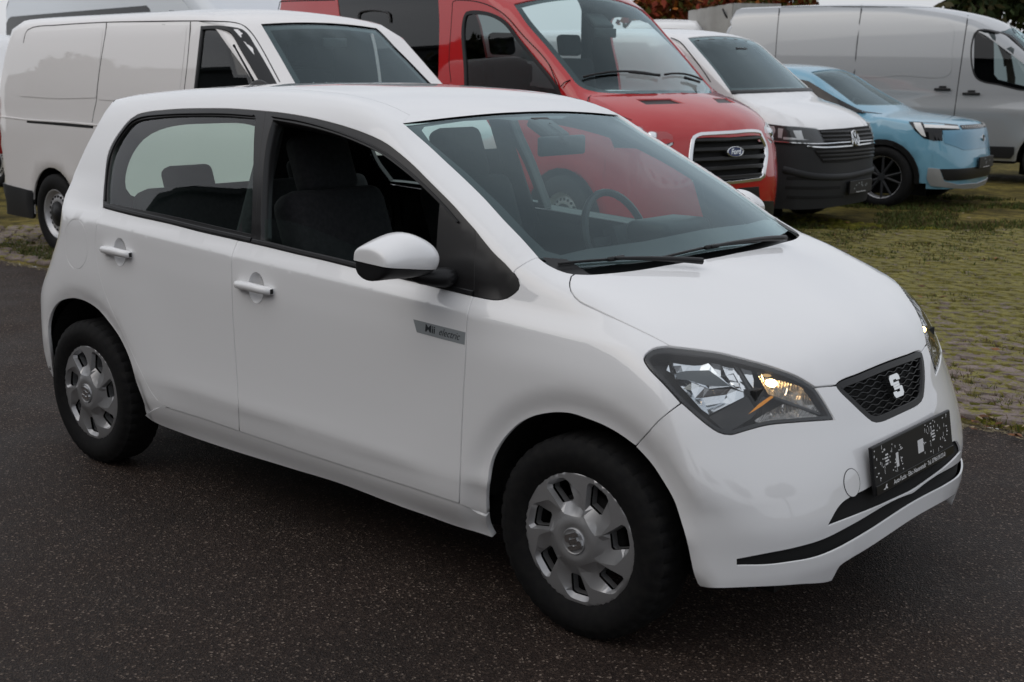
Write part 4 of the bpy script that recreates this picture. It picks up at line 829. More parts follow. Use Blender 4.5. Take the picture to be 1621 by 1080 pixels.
class Veh:
    def __init__(s, f, loc, rz, name, label, cat, group=None):
        s.b = Body(f, (*loc, 0), rad(rz)); s.e = empty(name, (*loc, 0), rad(rz), label, cat, group)
    def P(s, px, sharp=(), step=5, closed=False): return s.b.rc(crv(px, sharp, closed, step), near=4, far=40)
    def panel(s, name, par, px, m, step=.08, sharp=(), px3=None, **k):
        pts = px if px3 else s.P(px, sharp, closed=True)
        k.setdefault('gap', 0); k.setdefault('flange', .01)
        return panel(name, s.b, par, pts, m, s.e, step, **k)
    def line(s, name, px, m=None, w=.008, h=.0015, sharp=()):
        P = s.P(px, sharp); P = P[np.r_[True, np.linalg.norm(np.diff(P, axis=0), axis=1) > .004]]; N = grad(s.b.f, P); return ribbon(name, s.b, P, N, w, h, m or SHADE, s.e)
    def skin(s, m, xa, xb, zlo, wheels, wr, wz, zup, roofy=.5, roof_x=None, holes=(), seam_z=None, front=None, name_side="body_side", lowm=None):
        """the sheet metal of both sides: from xa (rear) to xb (front), lower edge zlo, wheel arches cut out"""
        pts = [(xa, zlo), ]
        lo = []
        for cx in sorted(wheels): lo += arch_pts(cx, wr, wz, a0=180+math.degrees(math.asin((wz-zlo)/wr)) if wz > zlo else 180, a1=-math.degrees(math.asin((wz-zlo)/wr)) if wz > zlo else 0)
        lo = [(xa, zlo)]+lo+[(xb, zlo)]
        top = zup
        out = np.array(lo+top[::-1], float)
        return panel(name_side, s.b, SIDE, out, m, s.e, .10, gap=0, flange=.02, holes=[h for h in holes], hgap=0, hflange=.03, mirror=True)
    def axis_pts(s, px, axis='side'): return s.b
def wheel_at(v, cx, cy, R, w, rim_r, style, parent=None, steer=0.):
    for sg in (-1, 1):
        cy = abs(cy); wv = empty("wheel", (cx, cy*sg, R*.985)); wv.parent = v.e; wv.scale.y = 1 if sg < 0 else -1; wv.rotation_euler.z = rad(steer)
        key = (R, w, rim_r, style)
        if key not in _wc:
            t = tyre_mesh("tyre", R, w, rim_r, 60, False)
            if style == 'steel':
                rm = MB(); rm.lathe([(rim_r, -.078), (rim_r-.012, -.088), (rim_r-.022, -.078), (rim_r-.03, -.05), (rim_r-.045, -.045), (rim_r-.055, -.050), (rim_r-.095, -.070), (rim_r-.11, -.066)], 60)
                ho = MB()
                for k in range(20):
                    a = 2*math.pi*k/20; rr = rim_r-.072; ho.lathe([(0, -.064), (.0125, -.0635), (.0125, -.05)], 10, 'y', (rr*math.cos(a), 0, rr*math.sin(a)))
                cp = MB(); cp.lathe([(rim_r-.105, -.060), (rim_r-.112, -.078), (.06, -.086), (.05, -.094), (0, -.096)], 40)
                _wc[key] = (t, [("rim", rm.mesh("rim", smooth=True), ALU2), ("rim_hole", ho.mesh("rim_hole"), SHADE), ("hub_cap", cp.mesh("hub_cap", autosmooth=40), BLACKP)])
            else:
                rm = MB(); rm.lathe([(rim_r, -.085), (rim_r-.014, -.092), (rim_r-.02, -.08), (rim_r-.03, -.0)], 60)
                sp = MB()
                for k in range(5):
                    for q in (-1, 1):
                        a = 2*math.pi*k/5; p0 = np.array([.03*math.cos(a), -.060, .03*math.sin(a)]); a2 = a+q*rad(15); p1 = np.array([(rim_r-.01)*math.cos(a2), -.078, (rim_r-.01)*math.sin(a2)]); sp.tube([p0, (p0+p1)/2, p1], [.02, .016, .014], 6)
                sp.lathe([(0, -.082), (.045, -.08), (.05, -.05)], 24)
                _wc[key] = (t, [("rim", rm.mesh("rim", smooth=True), ALU2), ("spokes", sp.mesh("spokes", autosmooth=40), GREYP)])
        t, parts = _wc[key]
        obj("tyre", t, RUBBER, wv)
        for nm, me, mt in parts: obj(nm, me, mt, wv)
        d = MB(); 
_wc = {}
def vanlike_interior(v, x, z, w):
    for y in (-.42, .42):
        s_ = empty("seat", (x, y, 0)); s_.parent = v.e; T_ = Matrix.Rotation(rad(-12), 3, 'Y')
        rbox("seat_cushion", (.1, 0, z-.48), (.5, .48, .14), SEATM, None, .04, s_); rbox("seat_backrest", (-.2, 0, z-.15), (.14, .48, .60), SEATM, T_, .05, s_); rbox("headrest", (-.30, 0, z+.27), (.10, .27, .20), SEATM, T_, .04, s_)
def glassband(v, px, m, name="window", off=-.012, par=SIDE, sharp=None, frame=None, fw=.012, step=.15):
    P = v.P(px, tuple(range(len(px))) if sharp is None else sharp, closed=True)
    if frame is not None:
        q = par.to2(P); panel(name+"_frame", v.b, par, inset(dedupe(q, .004), -.001), frame, v.e, step, gap=0, flange=.006, off=.001, holes=[inset(dedupe(q, .004), fw)], hgap=0, hflange=.02)
    return panel(name, v.b, par, P, m, v.e, step, gap=.001, flange=0, off=off)
def underbody(v, xa, xb, w, z=.28, h=.12, arches=(), wr=.4, wz=.33):
    u = MB(); u.box(((xa+xb)/2, 0, z+h/2), (xb-xa, w*1.25, h)); a_ = max(arches); b_ = min(arches); u.box(((a_+b_)/2, 0, z+h/2), (a_-b_-2*wr-.06, w*1.9, h))
    for cx in arches:
        for sg in (1, -1):
            a = np.linspace(0, math.pi, 16); V = [(cx+wr*math.cos(t), sg*y_, wz+wr*math.sin(t)) for t in a for y_ in (w*.55, w*.985)]; u.add(V, [(2*i, 2*i+1, 2*i+3, 2*i+2) for i in range(15)]); u.box((cx, sg*w*.56, wz+.1), (wr*2, .02, wr*1.6))
    obj("underbody", u.mesh("underbody"), SHADE, v.e)
def dens(z, st=.035): return [tuple(q) for q in resample(np.array(z, float), st)]
def S2(v, px, sharp=()): return SIDE.to2(v.P(px, sharp if sharp else tuple(range(len(px))), closed=True))

# ---------------------------------------------------------------- white panel van on the left
Yt = Cub([(.1, .88), (.3, .925), (.5, .945), (.8, .948), (1.05, .940), (1.10, .925), (1.3, .905), (1.6, .858), (1.8, .815), (1.9, .78), (2.1, .70)])
dXt = Cub([(-4.2, -.045), (-3.9, -.02), (-3.2, -.004), (-1.0, 0), (-.3, -.004), (.1, -.02), (.5, -.06), (1.0, -.15)])
Pt = Cub([(-4.3, 1.96), (-3.5, 1.985), (-1.6, 1.99), (-1.1, 1.975), (-.8, 1.945), (-.58, 1.885), (-.3, 1.68), (.0, 1.44), (.18, 1.30), (.22, 1.275), (.45, 1.21), (.68, 1.12), (.80, 1.04), (.88, .92)])
crt = Cub([(-4.3, .10), (-1.2, .10), (-.6, .05), (0, .03), (1., .05)])
def t6_f(): return vehicle_f(Yt, dXt, Pt, crt, .16, Cub([(0, .80), (.25, .86), (.5, .90), (.75, .90), (.95, .87), (1.1, .80), (2., .6)]), 3.6, -.1, Cub([(0, -4.05), (1.25, -4.09), (1.5, -4.03), (1.75, -3.95), (1.95, -3.85), (2.1, -3.80)]), .955, (0, -3.0), kt=lambda x: np.interp(x, [-4, -1, -.5, 0, .3], [.12, .12, .05, .03, .06]))
V1 = Veh(t6_f(), (-4.83, 3.02), -2.2, "parked_van", "white panel van behind the hatchback at the left with plain steel wheels", "van")
win1 = S2(V1, [(318, 41.7), (345, 40.8), (367.8, 43.3), (382, 46.7), (391, 54), (400, 68), (436.7, 131.7), (455, 170), (440, 172), (305, 160)], sharp=(0, 7, 8, 9))
zt = [(-3.98, .5), (-3.98, 1.0), (-3.94, 1.4), (-3.88, 1.65), (-3.77, 1.84), (-3.5, 1.87), (-2.5, 1.885), (-1.5, 1.885), (-1.0, 1.865), (-.72, 1.80), (-.40, 1.58), (-.10, 1.36), (.08, 1.22), (.3, 1.10), (.5, .9), (.55, .6)]; ZT0 = zt; zt = dens(zt)
V1.skin(WHITE2, -3.98, .55, .30, (-3.0, 0), .385, .335, zt, holes=[win1])
rp = lambda v, xs_, y: lift(v.b.f, TOP, np.c_[xs_, np.full(len(xs_), y)])[0]
def top_of(v, zt_, x0, x1, m, name="roof"):
    P = lift(v.b.f, SIDE, np.array([p for p in zt_ if x0 <= p[0] <= x1]))[0]; return panel(name, v.b, TOP, np.vstack([P, (P*[1, -1, 1])[::-1]]), m, v.e, .12, gap=0, flange=0)
ws1 = V1.P([(413, 38.3), (440, 35.3), (507, 35), (573, 38), (632, 43.3)]); 
def half_ws(v, near, header_mid_x, bottom_x, c, y_corner, m, m_glass, m_pillar, fw=.05, mid=None):
    """windscreen and what is painted round it; near: photo points down the near edge"""
    E = v.P(near)
    if mid is not None:
        bt_ = v.P(mid); bt_ = bt_[bt_[:, 1] < -.01]
    else: yb = np.linspace(E[-1][1], -.01, 10); bt_ = lift(v.b.f, TOP, np.c_[bottom_x-c*yb**2, yb])[0]
    yh = np.linspace(-.01, E[0][1]+.02, 8); k = E[0][0]+c*E[0][1]**2*.6; hd_ = lift(v.b.f, TOP, np.c_[k-c*.6*yh**2, yh])[0]
    H = np.vstack([hd_, E, bt_]); W_ = sym(H); Q = inset(dedupe(TOP.to2(W_), .003), .004)
    panel("windscreen", v.b, TOP, Q, m_glass, v.e, .14, gap=0, flange=0, off=-.008)
    panel("windscreen_border", v.b, TOP, Q, GLOSSB, v.e, .14, gap=0, flange=0, off=-.014, holes=[inset(Q, fw)], hgap=0)
    return W_, Q
W1, Q1 = half_ws(V1, [(413, 38.3), (425, 58.5), (466.7, 131), (497, 185)], -.5, .16, .16, .8, None, GL_WS, None)
topo = np.vstack([lift(V1.b.f, SIDE, np.array([p for p in zt if p[1] > .95 and p[0] > -3.95]))[0]]); topo = topo[topo[:, 0].argsort()]
panel("roof_and_pillars", V1.b, TOP, np.vstack([topo, (topo*[1, -1, 1])[::-1]]), WHITE2, V1.e, .10, gap=0, flange=0, holes=[inset(Q1, -.004)], hgap=0)
def rear_close(v, zt_, zlo, m, name="rear_doors"):
    P = lift(v.b.f, SIDE, np.array([(zt_[0][0], zlo)]+[p for p in zt_ if p[0] < zt_[0][0]+.34 and p[1] > zlo]))[0]; return panel(name, v.b, REAR, np.vstack([P, (P*[1, -1, 1])[::-1]]), m, v.e, .2, gap=0, flange=0)
rear_close(V1, zt, .3, WHITE2)
glassband(V1, [(318, 41.7), (345, 40.8), (367.8, 43.3), (382, 46.7), (391, 54), (400, 68), (436.7, 131.7), (455, 170), (440, 172), (305, 160)], GL_V, "side_window", sharp=(0, 7, 8, 9), frame=BLACKP, fw=.022)
V1.line("door_joint", [(301.5, 35), (300, 60), (296, 105), (291.7, 143), (288, 190)], w=.007)
V1.line("door_joint", [(168.5, 36), (168, 44), (160, 95), (154, 142), (152.6, 160), (149, 176), (146, 194)], w=.007)
V1.line("gutter_joint", [(37, 68), (40, 54), (43.5, 47.5), (52, 43.5), (89, 40), (163, 35.5), (240, 34), (300, 33.3), (340, 33.7), (373, 36), (388, 42), (398, 52), (409, 68), (443, 130)], w=.008)
V1.line("side_moulding", [(1, 184.5), (41.5, 189.5), (100, 193.5), (150, 198), (200, 203)], WHITE2, w=.014, h=.006)
V1.line("slider_rail", [(43, 191.8), (95, 196), (147.5, 200.5)], SHADE, w=.028, h=.002)
GRV = mat("pressed_edge_shade", (.60, .585, .57), .5)
for pts in ([(47, 51), (105, 47), (163.5, 43.6), (158, 100), (152, 155), (90, 156), (33, 152.5), (29, 148), (36, 100), (42.5, 58)], [(171, 41.8), (235, 39.5), (296, 40), (291, 90), (284, 150), (230, 160), (157, 158), (162, 100)]):
    P = V1.P(pts, (0, 2, 4, 6) if len(pts) == 10 else (0, 2, 4, 6), closed=True)
    q = dedupe(SIDE.to2(P), .01); panel("pressed_panel", V1.b, SIDE, q, WHITE2, V1.e, .12, gap=0, flange=.012, off=.004)
bp_ = resample(np.array([(-3.98, .26), (-3.40, .26), (-3.385, .34), (-3.375, .42), (-3.35, .50), (-3.98, .53), (-3.98, .26)]), .04)[:-1]
panel("rear_bumper", V1.b, SIDE, bp_, GREYP, V1.e, .1, gap=0, flange=.03, off=.014, mirror=True)
tl = np.array([(-3.975, .78), (-3.935, .78), (-3.935, 1.28), (-3.96, 1.28)]); tlb = MB()
for sg in (1, -1): tlb.box((-4.045, sg*.85, 1.03), (.06, .10, .50))
obj("tail_lamp", tlb.mesh("tail_lamp", bevel=.01), REDL, V1.e)
for cx in (-3.0, 0): wheel_at(V1, cx, -.835, .335, .205, .215, 'steel')
underbody(V1, -3.9, .7, .9, arches=(-3, 0), wr=.40); vanlike_interior(V1, -1.05, 1.38, .4)
bk = MB(); bk.box((-1.42, 0, 1.2), (.03, 1.6, 1.3)); obj("bulkhead", bk.mesh("bulkhead"), GREYP, V1.e); ds = MB(); ds.box((-.24, 0, 1.08), (.45, 1.4, .22)); obj("dashboard", ds.mesh("dashboard", bevel=.05), BLACKP, V1.e)
rbox("interior_mirror", (-.42, 0, 1.72), (.03, .22, .07), BLACKP, None, .01, V1.e)
tk = MB(); 
for y_ in (-.30, -.18): tk.box((-.30, y_, 1.40), (.004, .008, .08))
obj("paper_slip", tk.mesh("paper_slip"), PAPER, V1.e)

# ---------------------------------------------------------------- red high-roof minibus
Yr = Cub([(.1, .93), (.3, .99), (.55, 1.015), (.85, 1.02), (1.04, 1.022), (1.12, 1.0), (1.3, .984), (1.6, .962), (2.0, .920), (2.2, .890), (2.45, .82), (2.7, .70)])
dXr = Cub([(-5, -.03), (-4, -.0), (-1.2, 0), (-.6, -.012), (-.1, -.05), (.4, -.10), (1.1, -.18)])
Pr = Cub([(-5.6, 2.50), (-3, 2.54), (-2.2, 2.52), (-1.6, 2.44), (-1.05, 2.32), (-.66, 2.145), (-.3, 1.87), (0., 1.625), (.27, 1.405), (.31, 1.38), (.55, 1.315), (.78, 1.225), (.92, 1.13), (.99, 1.03), (1.03, .9)])
crr = Cub([(-5.6, .07), (-2, .08), (-.9, .05), (.2, .04), (1., .06)])
def transit_f(): return vehicle_f(Yr, dXr, Pr, crr, .34, Cub([(0, .93), (.3, .99), (.6, 1.03), (.9, 1.02), (1.1, .97), (1.3, .85), (2.6, .7)]), 3.2, -.15, Cub([(0, -4.9), (1.0, -4.93), (2., -4.85), (2.5, -4.7)]), 1.03, (0, -3.75), kt=lambda x: np.interp(x, [-4, -1.2, -.7, 0, .3], [.12, .12, .04, .04, .08]))
V2 = Veh(transit_f(), (-4.425, 5.853), -9.57, "parked_minibus", "red high-roof minibus with chrome-framed grille behind the hatchback", "minibus")
dw2 = [(734.5, 120), (734.5, 24), (738, 19), (745, 17), (767, 18.3), (783, 23), (799, 33), (822, 62), (850, 96), (871, 121.5), (891, 153), (900, 168), (850, 176), (736, 172)]
wdw2 = S2(V2, dw2, sharp=(0, 10, 11, 12, 13)); rw2 = [(537, 40), (537.5, -25), (560, -34), (680, -28), (690, -18), (694.5, 12), (694.5, 100), (693, 150), (540, 130)]
rwd2 = S2(V2, rw2, sharp=(0, 6, 7, 8))
zr2 = [(-4.88, .5), (-4.88, 1.2), (-4.84, 1.8), (-4.78, 2.28), (-4.5, 2.33), (-3, 2.36), (-2.2, 2.34), (-1.6, 2.27), (-1.15, 2.14), (-.95, 2.03), (-.6, 1.78), (-.3, 1.55), (-.08, 1.37), (.05, 1.25), (.3, 1.15), (.5, 1.0), (.6, .8), (.62, .6)]; zr2 = dens(zr2)
V2.skin(RED, -4.88, .62, .32, (-3.75, 0), .40, .345, zr2, holes=[wdw2, rwd2])
W2, Q2 = half_ws(V2, [(812.5, 6), (833, 36.5), (867, 76), (904, 122), (914, 134), (927, 141.5), (945, 146)], -.8, .20, .24, .8, None, GL_WS, None, fw=.05, mid=[(948, 146.4), (970, 148), (997, 149), (1040, 148.5), (1080, 147)])
tp2 = lift(V2.b.f, SIDE, np.array([p for p in zr2 if p[1] > .85 and p[0] > -4.9]))[0]; tp2 = tp2[tp2[:, 0].argsort()]
# bonnet front edge and roof skin
bf2 = V2.P([(1099, 214), (1110, 210.5), (1152, 206.5)])
bon_y = np.linspace(-.76, -.01, 12); bon_edge = lift(V2.b.f, TOP, np.c_[.985-.30*bon_y**2, bon_y])[0]
vent1 = TOP.to2(V2.P([(1006, 157), (1060.6, 156), (1085, 164), (1022.6, 165.6)], (0, 1, 2, 3), closed=True)); vent2 = vent1*[1, -1]
out2 = np.vstack([tp2, bon_edge]); panel("roof_and_bonnet", V2.b, TOP, sym(out2), RED, V2.e, .09, gap=0, flange=.01, holes=[inset(Q2, -.004), vent1, vent2], hgap=0, hflange=.02)
for vv in (vent1, vent2): panel("bonnet_vent", V2.b, TOP, inset(dedupe(vv, .003), -.004), BLACKP, V2.e, .1, gap=0, flange=0, off=-.012)
rear_close(V2, zr2, .32, RED)
glassband(V2, dw2, GL_T, "side_window", sharp=(0, 10, 11, 12, 13), frame=BLACKP, fw=.03); glassband(V2, rw2, GL_T, "side_window", sharp=(0, 6, 7, 8), frame=None)
V2.line("opening_pane_frame", [(567.5, 40), (568, 22), (571, 19), (612, 20), (616, 23), (617, 36)], BLACKP, w=.02, h=.006)
V2.line("door_joint", [(714, 130), (711, 100), (714, 42), (716, 13), (717, 3), (740, 1), (760, 4), (783, 13), (800, 25), (825, 53), (867, 99), (874, 113), (877, 122), (889, 152)], w=.008)
V2.line("pillar_joint", [(887, 137.5), (893, 131), (903, 126.5)], w=.008)
V2.line("bonnet_joint", [(943, 147), (931, 155), (930, 163), (960, 176), (1000, 190)], w=.006)
V2.line("roof_joint", [(360, 6), (450, 2), (530, 0)], w=.012)
FB = Par('post', (-.3, 0), 1.)
def front_skin(v, zlo, ztop_pts, xside, m, par=FB, holes=(), name="front_bumper", hfl=.03, step=.08, **k):
    """front from one side round to the other: below ztop_pts (3-D, right half to the centre)"""
    a = lift(v.b.f, SIDE, np.array([(xside, zlo), (xside, ztop_pts[0][2])]))[0]; n = 14
    yb = np.linspace(a[0][1]+.02, -.01, n)*1.0; bt_ = lift(v.b.f, FRONT, np.c_[np.clip(yb, -.80, 0), np.full(n, zlo)])[0]
    H = np.vstack([[a[1]], ztop_pts, bt_[::-1], [a[0]]]); return panel(name, v.b, par, sym2(H), m, v.e, step, gap=0, flange=.015, holes=[h for h in holes], hgap=0, hflange=hfl, **k)
def sym2(H):                                  # right half given as a closed loop crossing the centre once
    H = np.asarray(H); i = int(np.argmax(np.diff(H[:, 1]) < -.0001) if False else 0)
    c = [j for j in range(len(H)) if H[j][1] > -.02]; a, b = min(c), max(c); L = H[:a+1]; R_ = H[b:]; M_ = H*[1, -1, 1]
    return np.vstack([L, M_[:a+1][::-1], M_[b:][::-1], R_])
grl = [(1096, 286), (1091.5, 262), (1093, 235), (1098, 216), (1109.5, 211), (1155, 208.5), (1199, 207), (1204, 209), (1214, 235), (1209.7, 280), (1203, 285), (1158, 290.5), (1105, 293)]
G2 = FB.to2(V2.P(grl, (0, 4, 7, 9, 10, 12), closed=True))
hl2 = [(1067, 229), (1066, 216), (1054, 207), (1035, 203), (1014.5, 199), (1000, 197), (1008, 214), (1030, 232), (1055, 236)]
H2 = FB.to2(V2.P(hl2, (0, 5), closed=True)); H2m = H2*[-1, 1]
top2 = bon_edge.copy(); top2[0] = lift(V2.b.f, SIDE, np.array([(.62, 1.0)]))[0][0]
front_skin(V2, .30, bon_edge, .40, RED, holes=[inset(dedupe(G2, .003), .004), H2, H2m])
panel("grille_frame", V2.b, FB, inset(dedupe(G2, .003), -.004), CHROME, V2.e, .08, gap=0, flange=.02, off=.008, holes=[inset(dedupe(G2, .003), .018)], hgap=0, hflange=.03)
panel("grille_back", V2.b, FB, G2, SHADE, V2.e, .1, gap=0, flange=0, off=-.05)
gi = inset(dedupe(G2, .003), .02)
for z_ in np.linspace(gi[:, 1].min()+.03, gi[:, 1].max()-.04, 5):
    xs_ = np.linspace(gi[:, 0].min(), gi[:, 0].max(), 60); k = inpoly(np.c_[xs_, np.full(60, z_)], gi)
    if k.sum() > 4: P, N = lift(V2.b.f, FB, np.c_[xs_[k], np.full(k.sum(), z_)], -.022); ribbon("grille_bar", V2.b, P, N, .034, .018, BLACKP, V2.e)
def oval_badge(v, px, w, h, blue=True, off=.0, par=FRONT, word=None):
    c = v.P([px, (px[0]+.5, px[1])])[0]; n_ = grad(v.b.f, c[None])[0]; e = empty("badge"); e.parent = v.e
    a = np.linspace(0, 2*math.pi, 32, endpoint=False); r_ = MB(); V = []
    for s_, d_ in ((1.0, -.02), (1.0, .006), (.93, .009), (.88, .006)): V += [(d_, w/2*s_*math.cos(t), h/2*s_*math.sin(t)) for t in a]
    r_.add(V, [(i*32+j, i*32+(j+1) % 32, (i+1)*32+(j+1) % 32, (i+1)*32+j) for i in range(3) for j in range(32)]); i_ = MB(); i_.add([(.006, w/2*.9*math.cos(t), h/2*.9*math.sin(t)) for t in a], [tuple(range(32))])
    BL = mat("badge_blue", (.012, .022, .09), .2)
    obj("badge_ring", r_.mesh("badge_ring", autosmooth=40), CHROME, e); obj("badge_field", i_.mesh("badge_field"), BL if blue else BLACKP, e)
    if word:
        t = text_mesh(word, h*.72, .001, shear=.3, bold=.001); o = obj("badge_lettering", t, CHROME, e); o.matrix_local = Matrix.Translation((.008, 0, 0)) @ Matrix(((0, 0, 1, 0), (1, 0, 0, 0), (0, 1, 0, 0), (0, 0, 0, 1)))
    e.matrix_local = Matrix.Translation(Vector(c+n_*off)) @ Matrix.Rotation(math.atan2(n_[1], n_[0]), 4, 'Z') @ Matrix.Rotation(-math.asin(np.clip(n_[2], -.5, .5)), 4, 'Y'); return e
oval_badge(V2, (1163, 240.5), .20, .085, off=.004, word="Ford")
for hh in (H2, H2m):
    q = dedupe(hh, .003); panel("headlight", V2.b, FB, inset(q, .003), HG, V2.e, .06, gap=0, flange=0, off=-.03); panel("headlight_trim", V2.b, FB, inset(q, .006), LAMPW, V2.e, .04, gap=0, flange=.01, off=-.008, holes=[inset(q, .022)], hgap=0)
    panel("headlight_lens", V2.b, FB, inset(q, .003), LENS, V2.e, .08, gap=0, flange=0, off=-.002)
    c = lift(V2.b.f, FB, np.array([q.mean(0)]), -.02)[0][0]; b_ = MB(); b_.lathe([(0, .03), (.04, .02), (.05, -.02)], 20, 'x', c); obj("projector_lens", b_.mesh("projector_lens", smooth=True), CHROME, V2.e)
q = FB.to2(V2.P([(1170, 298), (1201, 295.5), (1202.5, 318.5), (1224.5, 318.5), (1225, 345), (1150, 350)], tuple(range(6)), closed=True))
panel("lower_intake", V2.b, FB, q, BLACKP, V2.e, .08, gap=0, flange=.01, off=.003)
for cx in (-3.75, 0): wheel_at(V2, cx, -.87, .345, .235, .215, 'steel')
underbody(V2, -4.8, .8, .97, arches=(-3.75, 0), wr=.41, wz=.345); vanlike_interior(V2, -1.15, 1.50, .4)
ds = MB(); ds.box((-.14, 0, 1.20), (.5, 1.36, .32)); obj("dashboard", ds.mesh("dashboard", bevel=.06), mat("dash_dark", (.02, .023, .024), .7), V2.e)
for r_ in (-2.2, -3.1, -4.0):
    for y_ in (-.55, -.05, .5): rbox("rear_seat", (r_, y_, 1.0), (.14, .42, .75), SEATM, Matrix.Rotation(rad(-8), 3, 'Y'), .05, V2.e); rbox("rear_headrest", (r_-.06, y_, 1.50), (.10, .26, .20), SEATM, None, .04, V2.e)
for y_ in (.72, -.72): pb = MB(); pb.box((-1.62, y_*1.12, 1.7), (.10, .06, 1.1)); obj("inner_pillar", pb.mesh("inner_pillar"), GREYP, V2.e)
rbox("interior_mirror", (-.52, 0, 1.86), (.03, .26, .08), BLACKP, None, .01, V2.e); rbox("sensor_housing", (-.62, .02, 1.96), (.2, .22, .05), BLACKP, Matrix.Rotation(rad(35), 3, 'Y'), .02, V2.e)
pp = MB(); pp.add([(-.16, -.46, 1.368), (.07, -.50, 1.366), (.02, -.10, 1.366), (-.22, -.16, 1.370)], [(0, 1, 2, 3)]); obj("paper_sheet", pp.mesh("paper_sheet"), PAPER, V2.e)
def vwiper(v, a, b, c):
    t = MB(); P = [lift(v.b.f, TOP, np.array([q]), .02)[0][0] for q in (a, b)]; t.tube(P, [.014, .01], 6); w = obj("wiper", t.mesh("wiper", smooth=True), BLACKP, v.e)
    n = 7; a0, a1 = np.array(c[0]), np.array(c[1]); P = [lift(v.b.f, TOP, (a0+(a1-a0)*i/(n-1))[None], .012)[0][0] for i in range(n)]; b_ = MB(); b_.tube(P, .010, 6); obj("wiper_blade", b_.mesh("wiper_blade", smooth=True), BLACKP, w)
vwiper(V2, (.17, -.02), (.10, -.32), ((-.02, -.72), (.155, -.05))); vwiper(V2, (.16, .30), (.135, .52), ((.155, .06), (.04, .66)))

# ---------------------------------------------------------------- white van with the black bumper
V3 = Veh(t6_f(), (-4.673, 8.552), 1.6, "parked_van", "white van with black front bumper between the red minibus and the blue car", "van")
zt3 = dens(ZT0[:-4]+[(.08, 1.24), (.25, 1.14), (.34, 1.02), (.36, .8), (.36, .6)])
win3 = S2(V3, [(1020, 66), (1040, 60), (1060, 62), (1074, 69), (1086, 84), (1106, 112), (1120, 140), (1100, 150), (1015, 140)], sharp=(0, 6, 7, 8))
V3.skin(WHITE, -3.93, .36, .30, (-3.0, 0), .385, .335, zt3)
W3, Q3 = half_ws(V3, [(1088, 59.6), (1130, 109), (1156.7, 145.5)], -.5, .20, .16, .8, None, GL_WS, None, mid=[(1159, 145.8), (1190, 145.3), (1225, 144), (1260, 143)])
tp3 = lift(V3.b.f, SIDE, np.array([p for p in zt3 if p[1] > .99 and p[0] > -3.95]))[0]; tp3 = tp3[tp3[:, 0].argsort()]
be3 = V3.P([(1204, 190), (1211, 195), (1261.7, 201.5), (1300, 204), (1325, 203)]); 
y3 = np.linspace(-.74, -.01, 10); ed3 = lift(V3.b.f, TOP, np.c_[.885-.24*y3**2, y3])[0]
panel("roof_and_bonnet", V3.b, TOP, sym(np.vstack([tp3, ed3])), WHITE, V3.e, .09, gap=0, flange=.01, holes=[inset(Q3, -.004)], hgap=0, hflange=.01)
rear_close(V3, zt3, .3, WHITE)
V3.line("door_joint", [(1062, 60), (1068, 62), (1077, 67), (1090, 82), (1110.7, 109), (1125, 130)], w=.010)
V3.line("cowl_strip", [(1157, 146.5), (1230, 144), (1290, 141.5)], BLACKP, w=.05, h=.01)
front_skin(V3, .22, ed3, .30, GREYP)
hp = [(1208, 195.5), (1243, 199.7), (1292, 204.6), (1298, 215), (1303.6, 226.4), (1262, 225.5), (1224, 222.5), (1214, 211.5)]
q = FB.to2(V3.P(hp, (0, 2, 4, 6), closed=True)); 
for s_ in (1, -1):
    qq = dedupe(q*[s_, 1], .003); panel("headlight", V3.b, FB, qq, HG, V3.e, .06, gap=0, flange=.01, off=.006, holes=[]); panel("headlight_lens", V3.b, FB, qq, LENS, V3.e, .08, gap=0, flange=.012, off=.018)
for pts in ([(1212, 199), (1226, 200), (1228, 207), (1223, 219), (1218, 212)], [(1232, 203), (1240, 204), (1238, 219), (1232, 218)], [(1255, 207), (1268, 207), (1272, 221), (1262, 222)], [(1240, 217), (1262, 219), (1280, 222), (1240, 221)]):
    V3.panel("headlight_reflector", FB, pts, LAMPW, .04, tuple(range(len(pts))), off=.009, flange=0)
g3 = [(1292, 205), (1296.5, 206), (1336, 203.5), (1377, 199), (1383, 225), (1384, 246), (1375, 250), (1340, 257), (1303, 258), (1288, 238), (1302, 232)]
V3.panel("grille", FB, g3, SHADE, .08, tuple(range(11)), off=.004)
for a, b_ in (((1298, 210), (1380, 205)), ((1300, 216.5), (1381, 211.5)), ((1302, 222.5), (1382, 217.5)), ((1292, 241), (1383, 235.5)), ((1297, 247), (1383, 241)), ((1301, 253.5), (1383, 246.5))):
    m_ = ((a[0]+b_[0])/2, (a[1]+b_[1])/2+1.0); V3.line("grille_bar", [a, m_, b_], BLACKP, w=.022, h=.012)
V3.line("chrome_strip", [(1224, 223.5), (1262, 226.5), (1303, 227.8), (1330, 226), (1383, 222)], CHROME, w=.014, h=.012)
V3.line("chrome_strip", [(1277, 231.5), (1300, 233.5), (1340, 231.5), (1384, 226)], CHROME, w=.020, h=.014)
